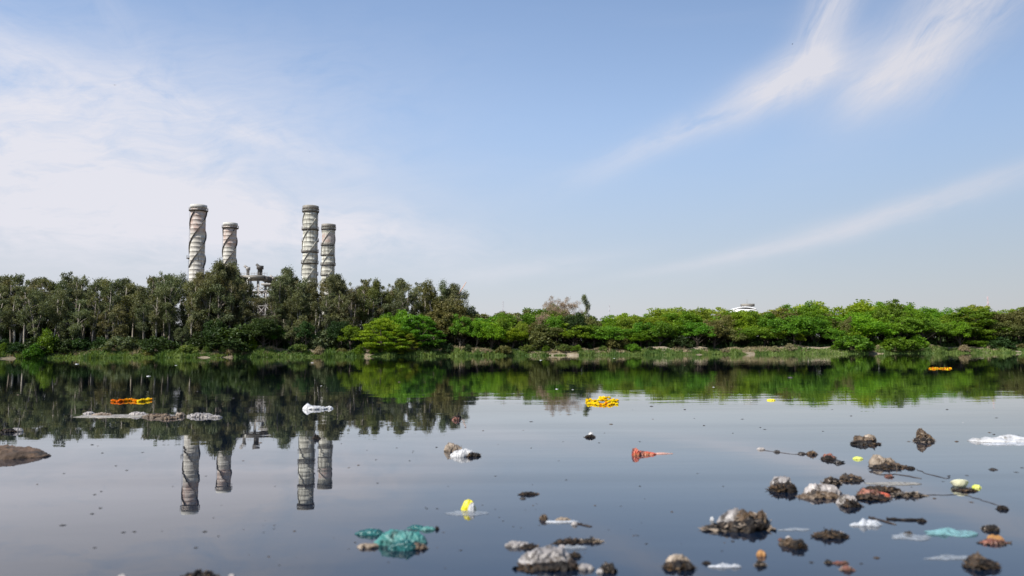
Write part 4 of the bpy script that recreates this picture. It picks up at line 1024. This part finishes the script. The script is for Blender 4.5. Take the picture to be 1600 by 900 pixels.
litter('rubbish_clump', 'low dark brown bits at the bottom edge under the flat dark clump', 'rubbish', [
    ('mud', 'lump', 1290, 1302, 873, 881, T_muck, {}), ('rag', 'lump', 1302, 1328, 876, 882, T_rbr, dict(depth=.4)), ('rag', 'lump', 1316, 1338, 884, 893, T_rbr, dict(crumple=.35))], G1)
litter('mud_clump', 'black muddy heap cut by the bottom edge at lower left', 'rubbish', [('m', 'lump', 276, 332, 890, 908, T_muck, dict(sil=[.4, .9, 1, .9, .5], depth=.6))])
litter('scrap', 'pale scrap at the bottom edge left of the black muddy heap', 'scrap', [('s', 'lump', 180, 196, 897, 905, T_pale, {})])
litter('scrap', 'pale scrap at the bottom edge right of the black muddy heap', 'scrap', [('s', 'lump', 355, 366, 896, 903, T_pale, {})])
r = litter('rag_strip', 'low black rag floating in the open water right of the yellow packet', 'rag', [('rag', 'lump', 812, 840, 768, 774, T_muck, dict(depth=.5, crumple=.35)), ('rag', 'lump', 812, 822, 777, 780, T_spot, {})])

# marigolds
def flower_mesh(seed, rad):
    rg = random.Random(seed); V = []; Fs = []
    for k in range(110):
        t = (k+.5)/110; el = math.asin(min(.999, -.35+1.33*t)); a = k*2.39996
        d = Vector((math.cos(a)*math.cos(el), math.sin(a)*math.cos(el), math.sin(el)*.75))
        rr_ = rad*rg.uniform(.86, 1.06); up = Vector((0, 0, 1)); s_ = d.cross(up)
        s_ = s_.normalized() if s_.length > .05 else Vector((1, 0, 0)); u = s_.cross(d).normalized()
        w = rad*.30; tip = d*rr_; b = d*rr_*.55; tl = (u*.5+d*.1)*rad*rg.uniform(-.1, .35)
        i = len(V); V += [b-s_*w*.4, b+s_*w*.4, tip+s_*w+tl, tip+d*rad*.06+tl*1.4, tip-s_*w+tl]; Fs.append((i, i+1, i+2, i+3, i+4))
    mb = MB().add(V, Fs); mb.lathe([(0, -.35*rad), (.55*rad, -.3*rad), (.72*rad, 0), (.5*rad, .45*rad), (0, .6*rad)], 10)
    return mb.mesh('flower_head')
def petal_mat(name, c1, c2):
    m, g, out = new_mat(name); tc = g.n('ShaderNodeTexCoord'); oi = g.n('ShaderNodeObjectInfo')
    c = g.mix(g.smooth(g.noise(tc.outputs['Object'], 60, 3), .3, .7), c1+(1,), c2+(1,))
    hs = g.n('ShaderNodeHueSaturation'); g.put(hs.inputs['Color'], c); g.put(hs.inputs['Hue'], g.m('ADD', g.m('MULTIPLY', oi.outputs['Random'], .02), .492))
    b = g.n('ShaderNodeBsdfPrincipled'); g.put(b.inputs['Base Color'], hs.outputs[0]); b.inputs['Roughness'].default_value = .6
    t = g.n('ShaderNodeBsdfTranslucent'); g.put(t.inputs[0], hs.outputs[0]); mx = g.n('ShaderNodeMixShader'); mx.inputs[0].default_value = .25
    g.put(mx.inputs[1], b.outputs[0]); g.put(mx.inputs[2], t.outputs[0]); g.put(out.inputs[0], mx.outputs[0]); return m
P_yel = petal_mat('petals_yellow', (.95, .70, .008), (.98, .86, .02)); P_org = petal_mat('petals_orange', (.90, .42, .008), (.95, .55, .01)); P_dor = petal_mat('petals_deep_orange', (.82, .27, .006), (.90, .38, .01))
def garland(label, pts, rad_px, mats, group):
    c0 = on_water(*pts[0][:2]); root = empty('marigold_garland', (c0.x, c0.y, 0)); tag(root, label, 'garland', group)
    k = c0.y/F; rad = rad_px*k; fm = [flower_mesh(s, rad) for s in (1, 2, 3)]; rg = random.Random(len(pts)); line = []
    for i, (px, py, lift, mi) in enumerate(pts):
        w = on_water(px, py)-root.location; z = rad*.15+lift*k
        m = fm[i % 3].copy() if False else fm[i % 3]
        o = bpy.data.objects.new('flower_head', m); COL.objects.link(o); o.parent = root; o.location = (w.x, w.y, z)
        o.rotation_euler = (rg.uniform(-.6, .6), rg.uniform(-.6, .6), rg.uniform(0, 6)); s = rg.uniform(.85, 1.15); o.scale = (s, s, s)
        if not m.materials: m.materials.append(mats[0])
        o.material_slots[0].link = 'OBJECT'; o.material_slots[0].material = mats[mi]
        line.append((w.x, w.y, z*.5+.002))
    MB().tube(line, rad*.07, 5).build('string', T_twig, root)
rg = random.Random(3)
garland('orange marigold garland floating in a row above the pale rag raft at left',
        [(176+i*3.7, 627.6+.9*math.sin(i*.7)-i*.06+rg.uniform(-.3, .3), rg.uniform(0, 1.2), 2 if i < 5 else (1 if i < 11 or rg.random() < .3 else 0)) for i in range(17)], 3.0, [P_yel, P_org, P_dor], 'marigold garlands on the river')
garland('bright yellow heaped bunch of marigolds floating in mid river',
        [(918+(i % 12)*4.1+rg.uniform(-1.2, 1.2), 632-2.2*(i//12)*1.0+rg.uniform(-1.5, 1.5), (5.5 if 5 <= i % 12 <= 8 else 1.5)*(i//12)/2, 1 if (i//12 == 0 and i % 12 in (5, 7)) else 0) for i in range(36)], 3.3, [P_yel, P_org, P_dor], 'marigold garlands on the river')
garland('small far orange-yellow marigold garland lying in loops at right',
        [(1469+17*math.cos(a)*(.55+.45*abs(math.cos(a))) + (0), 576+1.2*math.sin(a*2), 0, 1 if i % 3 else 0) for i, a in enumerate([k*6.283/26 for k in range(26)])], 1.25, [P_yel, P_org, P_dor], 'marigold garlands on the river')
litter('petal', 'tiny yellow petal cluster on the open water left of the far garland', 'petals', [('p', 'lump', 1200, 1213, 623, 626, T_yellow, dict(depth=.8))])

# floating specks
def scrap_mesh(seed):
    V, Fs = lump_mesh(1, .35, .55, [.2, .7, 1, .6, .3], seed, .35, 14, 10); return MB().add(V, Fs).mesh('dark_scrap')
SM = [scrap_mesh(s) for s in (1.3, 2.7, 3.9, 5.1)]
SPOTS = [(98, 821, 17), (148, 773, 8), (158, 768, 6), (144, 803, 11), (157, 794, 8), (193, 832, 11), (210, 831, 10), (320, 831, 11), (306, 856, 9), (148, 856, 9), (58, 757, 6), (144, 695, 7), (153, 697, 6), (160, 708, 6), (223, 707, 7),
         (198, 735, 8), (181, 728, 6), (322, 744, 6), (407, 692, 9), (560, 727, 6), (545, 731, 6), (727, 668, 6), (830, 659, 10), (955, 663, 9), (1018, 635, 9), (1020, 655, 4), (682, 699, 6), (873, 720, 6), (885, 750, 7), (774, 744, 6),
         (1195, 671, 9), (1188, 668, 5), (1286, 674, 5), (1145, 677, 4), (1557, 653, 7), (1546, 676, 7), (1553, 679, 6), (1592, 680, 5), (1597, 731, 9), (1588, 738, 11), (1552, 734, 18), (1511, 743, 8), (1427, 779, 12), (1460, 779, 8), (1518, 785, 12),
         (1370, 872, 15), (1250, 868, 9), (1268, 879, 10), (1346, 881, 8), (1145, 846, 9), (1132, 848, 8), (1155, 840, 9), (693, 832, 7), (665, 793, 5), (683, 795, 8), (667, 795, 6), (545, 858, 6), (936, 692, 5), (1420, 690, 9), (1495, 690, 10),
         (1340, 687, 5), (86, 600, 3), (120, 569, 9), (232, 588, 11), (275, 571, 8), (488, 567, 9), (502, 603, 5), (845, 563, 7), (870, 608, 8), (895, 609, 7), (624, 597, 7), (960, 560, 6), (1235, 590, 12), (1115, 605, 8), (1070, 571, 5), (28, 617, 6),
         (365, 622, 5), (390, 642, 6), (1085, 654, 4), (1100, 665, 6), (1070, 640, 6), (1160, 655, 8), (1300, 640, 5), (1330, 650, 5), (1480, 640, 6), (1505, 660, 5), (1000, 690, 6), (830, 700, 5), (880, 690, 4), (620, 700, 5), (640, 720, 5), (430, 760, 6),
         (255, 690, 6), (100, 740, 6), (270, 760, 5), (380, 720, 6), (590, 755, 6), (700, 760, 5), (930, 790, 6), (1000, 760, 6), (1090, 740, 6), (1130, 760, 5), (1050, 800, 7), (460, 830, 7), (420, 870, 8), (1010, 850, 8), (720, 860, 8)]
pale = {(120, 569), (232, 588), (275, 571), (488, 567), (845, 563), (870, 608), (895, 609), (86, 600), (1115, 605), (502, 603), (1505, 660), (960, 560)}
rg = random.Random(12)
extra = []
while len(extra) < 90:
    if len(extra) % 9 == 0: cx_, cy_ = rg.uniform(0, 1600), 590+rg.random()**.8*290
    x, y_ = cx_+rg.gauss(0, 70), cy_+rg.gauss(0, 14)
    if rg.random() < .2 : cx_, cy_ = rg.uniform(0, 1600), 590+rg.random()**.8*290
    if not (570 < y_ < 895 and 0 < x < 1600): continue
    if all(abs(x-a)+abs(y_-b)*2 > 30 for a, b, c in SPOTS): extra.append((x, y_, rg.uniform(2.0, 4.2)*(1+(y_-560)/500)))
LAND = [(28, 715, 'brown mud rock'), (206, 628, 'orange garland'), (200, 648, 'pale rag raft'), (315, 648, 'grey-white foam strip'), (295, 760, 'tallest chimney reflection'), (345, 735, 'second chimney reflection'),
        (475, 760, 'third chimney reflection'), (507, 740, 'fourth chimney reflection'), (490, 636, 'white plastic sheet'), (712, 650, 'dark red rag'), (722, 710, 'pale grey bag'), (733, 790, 'yellow packet'),
        (608, 845, 'teal cloth heap'), (850, 870, 'big grey tarpaulin'), (825, 771, 'low black rag'), (940, 628, 'yellow marigold bunch'), (922, 678, 'small white scrap'), (1005, 706, 'red wrapper'), (1065, 880, 'pale-topped lump'),
        (1155, 815, 'big rubbish bag'), (1230, 709, 'drifting string'), (1228, 757, 'grey fibre clump'), (1355, 688, 'ragged clump'), (1450, 685, 'pointed leaf heap'), (1390, 720, 'torn beige sack'), (1368, 770, 'red-brown packet'),
        (1504, 760, 'cream foam bowl'), (1570, 686, 'white foam sheet'), (1355, 818, 'white triangular film'), (1490, 830, 'teal tinted bag'), (1540, 878, 'near-black corner lump'), (1469, 576, 'far looped garland'),
        (304, 893, 'bottom-edge muddy heap'), (1305, 835, 'flat dark clump'), (1206, 625, 'yellow petals'), (100, 580, 'far left grass bank'), (870, 585, 'bare tree reflection'), (1160, 628, 'white roof reflection')]
NEAR = {}
for (x, y_, w) in SPOTS+extra:
    w *= .8
    c = on_water(x, y_); L = w*c.y/F; o = bpy.data.objects.new('floating_scrap', SM[rg.randrange(4)]); COL.objects.link(o)
    isp = (x, y_) in pale; m = T_white if isp else (T_spot if rg.random() < .8 else T_leaf)
    if isp: L *= .8
    o.location = (c.x, c.y, -.05*L); o.scale = (L, L*rg.uniform(.8, 1.6), L*rg.uniform(.35, .7)); o.rotation_euler = (0, 0, rg.uniform(-.5, .5))
    if not o.data.materials: o.data.materials.append(T_spot)
    o.material_slots[0].link = 'OBJECT'; o.material_slots[0].material = m
    colr = 'white' if isp else 'black' if m is T_spot else 'brown'
    lx, ly, ln = min(LAND, key=lambda l: math.hypot(l[0]-x, (l[1]-y_)*1.6)); dx, dy = x-lx, (y_-ly)*1.6
    side = ('right of' if dx > 0 else 'left of') if abs(dx) > abs(dy) else ('in front of' if dy > 0 else 'behind')
    NEAR.setdefault((colr, side, ln), []).append((math.hypot(dx, dy), o))
for (colr, side, ln), os_ in NEAR.items():
    os_.sort(key=lambda t: t[0]); wd = ['nearest', 'second nearest', 'third nearest', 'fourth nearest', 'fifth nearest', 'sixth nearest', 'seventh nearest', 'eighth nearest', 'ninth nearest', 'tenth nearest']
    for i, (d_, o) in enumerate(os_):
        tag(o, ('' if len(os_) == 1 else wd[min(i, 9)]+' ')+f'tiny {colr} scrap floating {side} the {ln}', 'scrap', 'tiny scraps scattered over the river')

# birds
def bird(px, py, D, span, seed, label):
    c = at(px, py, D); root = empty('bird', c, seed); tag(root, label, 'bird', 'birds in the sky')
    MB().lathe([(0, -.5), (.035, -.42), (.085, -.15), (.09, .05), (.06, .25), (.055, .34), (.02, .42), (0, .5)], 10).build('body', T_spot, root, True).rotation_euler = (math.pi/2, 0, 0)
    for s_ in (-1, 1):
        V = [(s_*.05, .14, .03), (s_*.55, .20, .22), (s_*1.05, -.05, .10), (s_*.55, -.12, .19), (s_*.05, -.16, .02)]; V += [(x, y, z-.02) for x, y, z in V]
        MB().add(V, [(0,1,3,4), (1,2,3), (5,9,8,6), (6,8,7), (0,5,6,1), (1,6,7,2), (2,7,8,3), (3,8,9,4), (4,9,5,0)]).build('wing', T_spot, root)
    MB().add([(-.03, -.4, 0), (.03, -.4, 0), (.12, -.72, 0), (-.12, -.72, 0), (-.03, -.4, -.015), (.03, -.4, -.015), (.12, -.72, -.015), (-.12, -.72, -.015)], [(0,1,2,3), (7,6,5,4), (0,4,5,1), (1,5,6,2), (2,6,7,3), (3,7,4,0)]).build('tail', T_spot, root)
    root.scale = (span/2.1,)*3
bird(179, 133, 160, .75, .5, 'small dark bird gliding high over the left side of the wood')
bird(1238, 69, 160, .70, 1.2, 'small dark bird gliding in front of the bright wisp at top right')
bird(484, 237, 260, .7, .2, 'tiny bird high above the right-hand pair of chimneys')
bird(747, 361, 260, .6, .9, 'tiny bird low over the end of the tall wood')
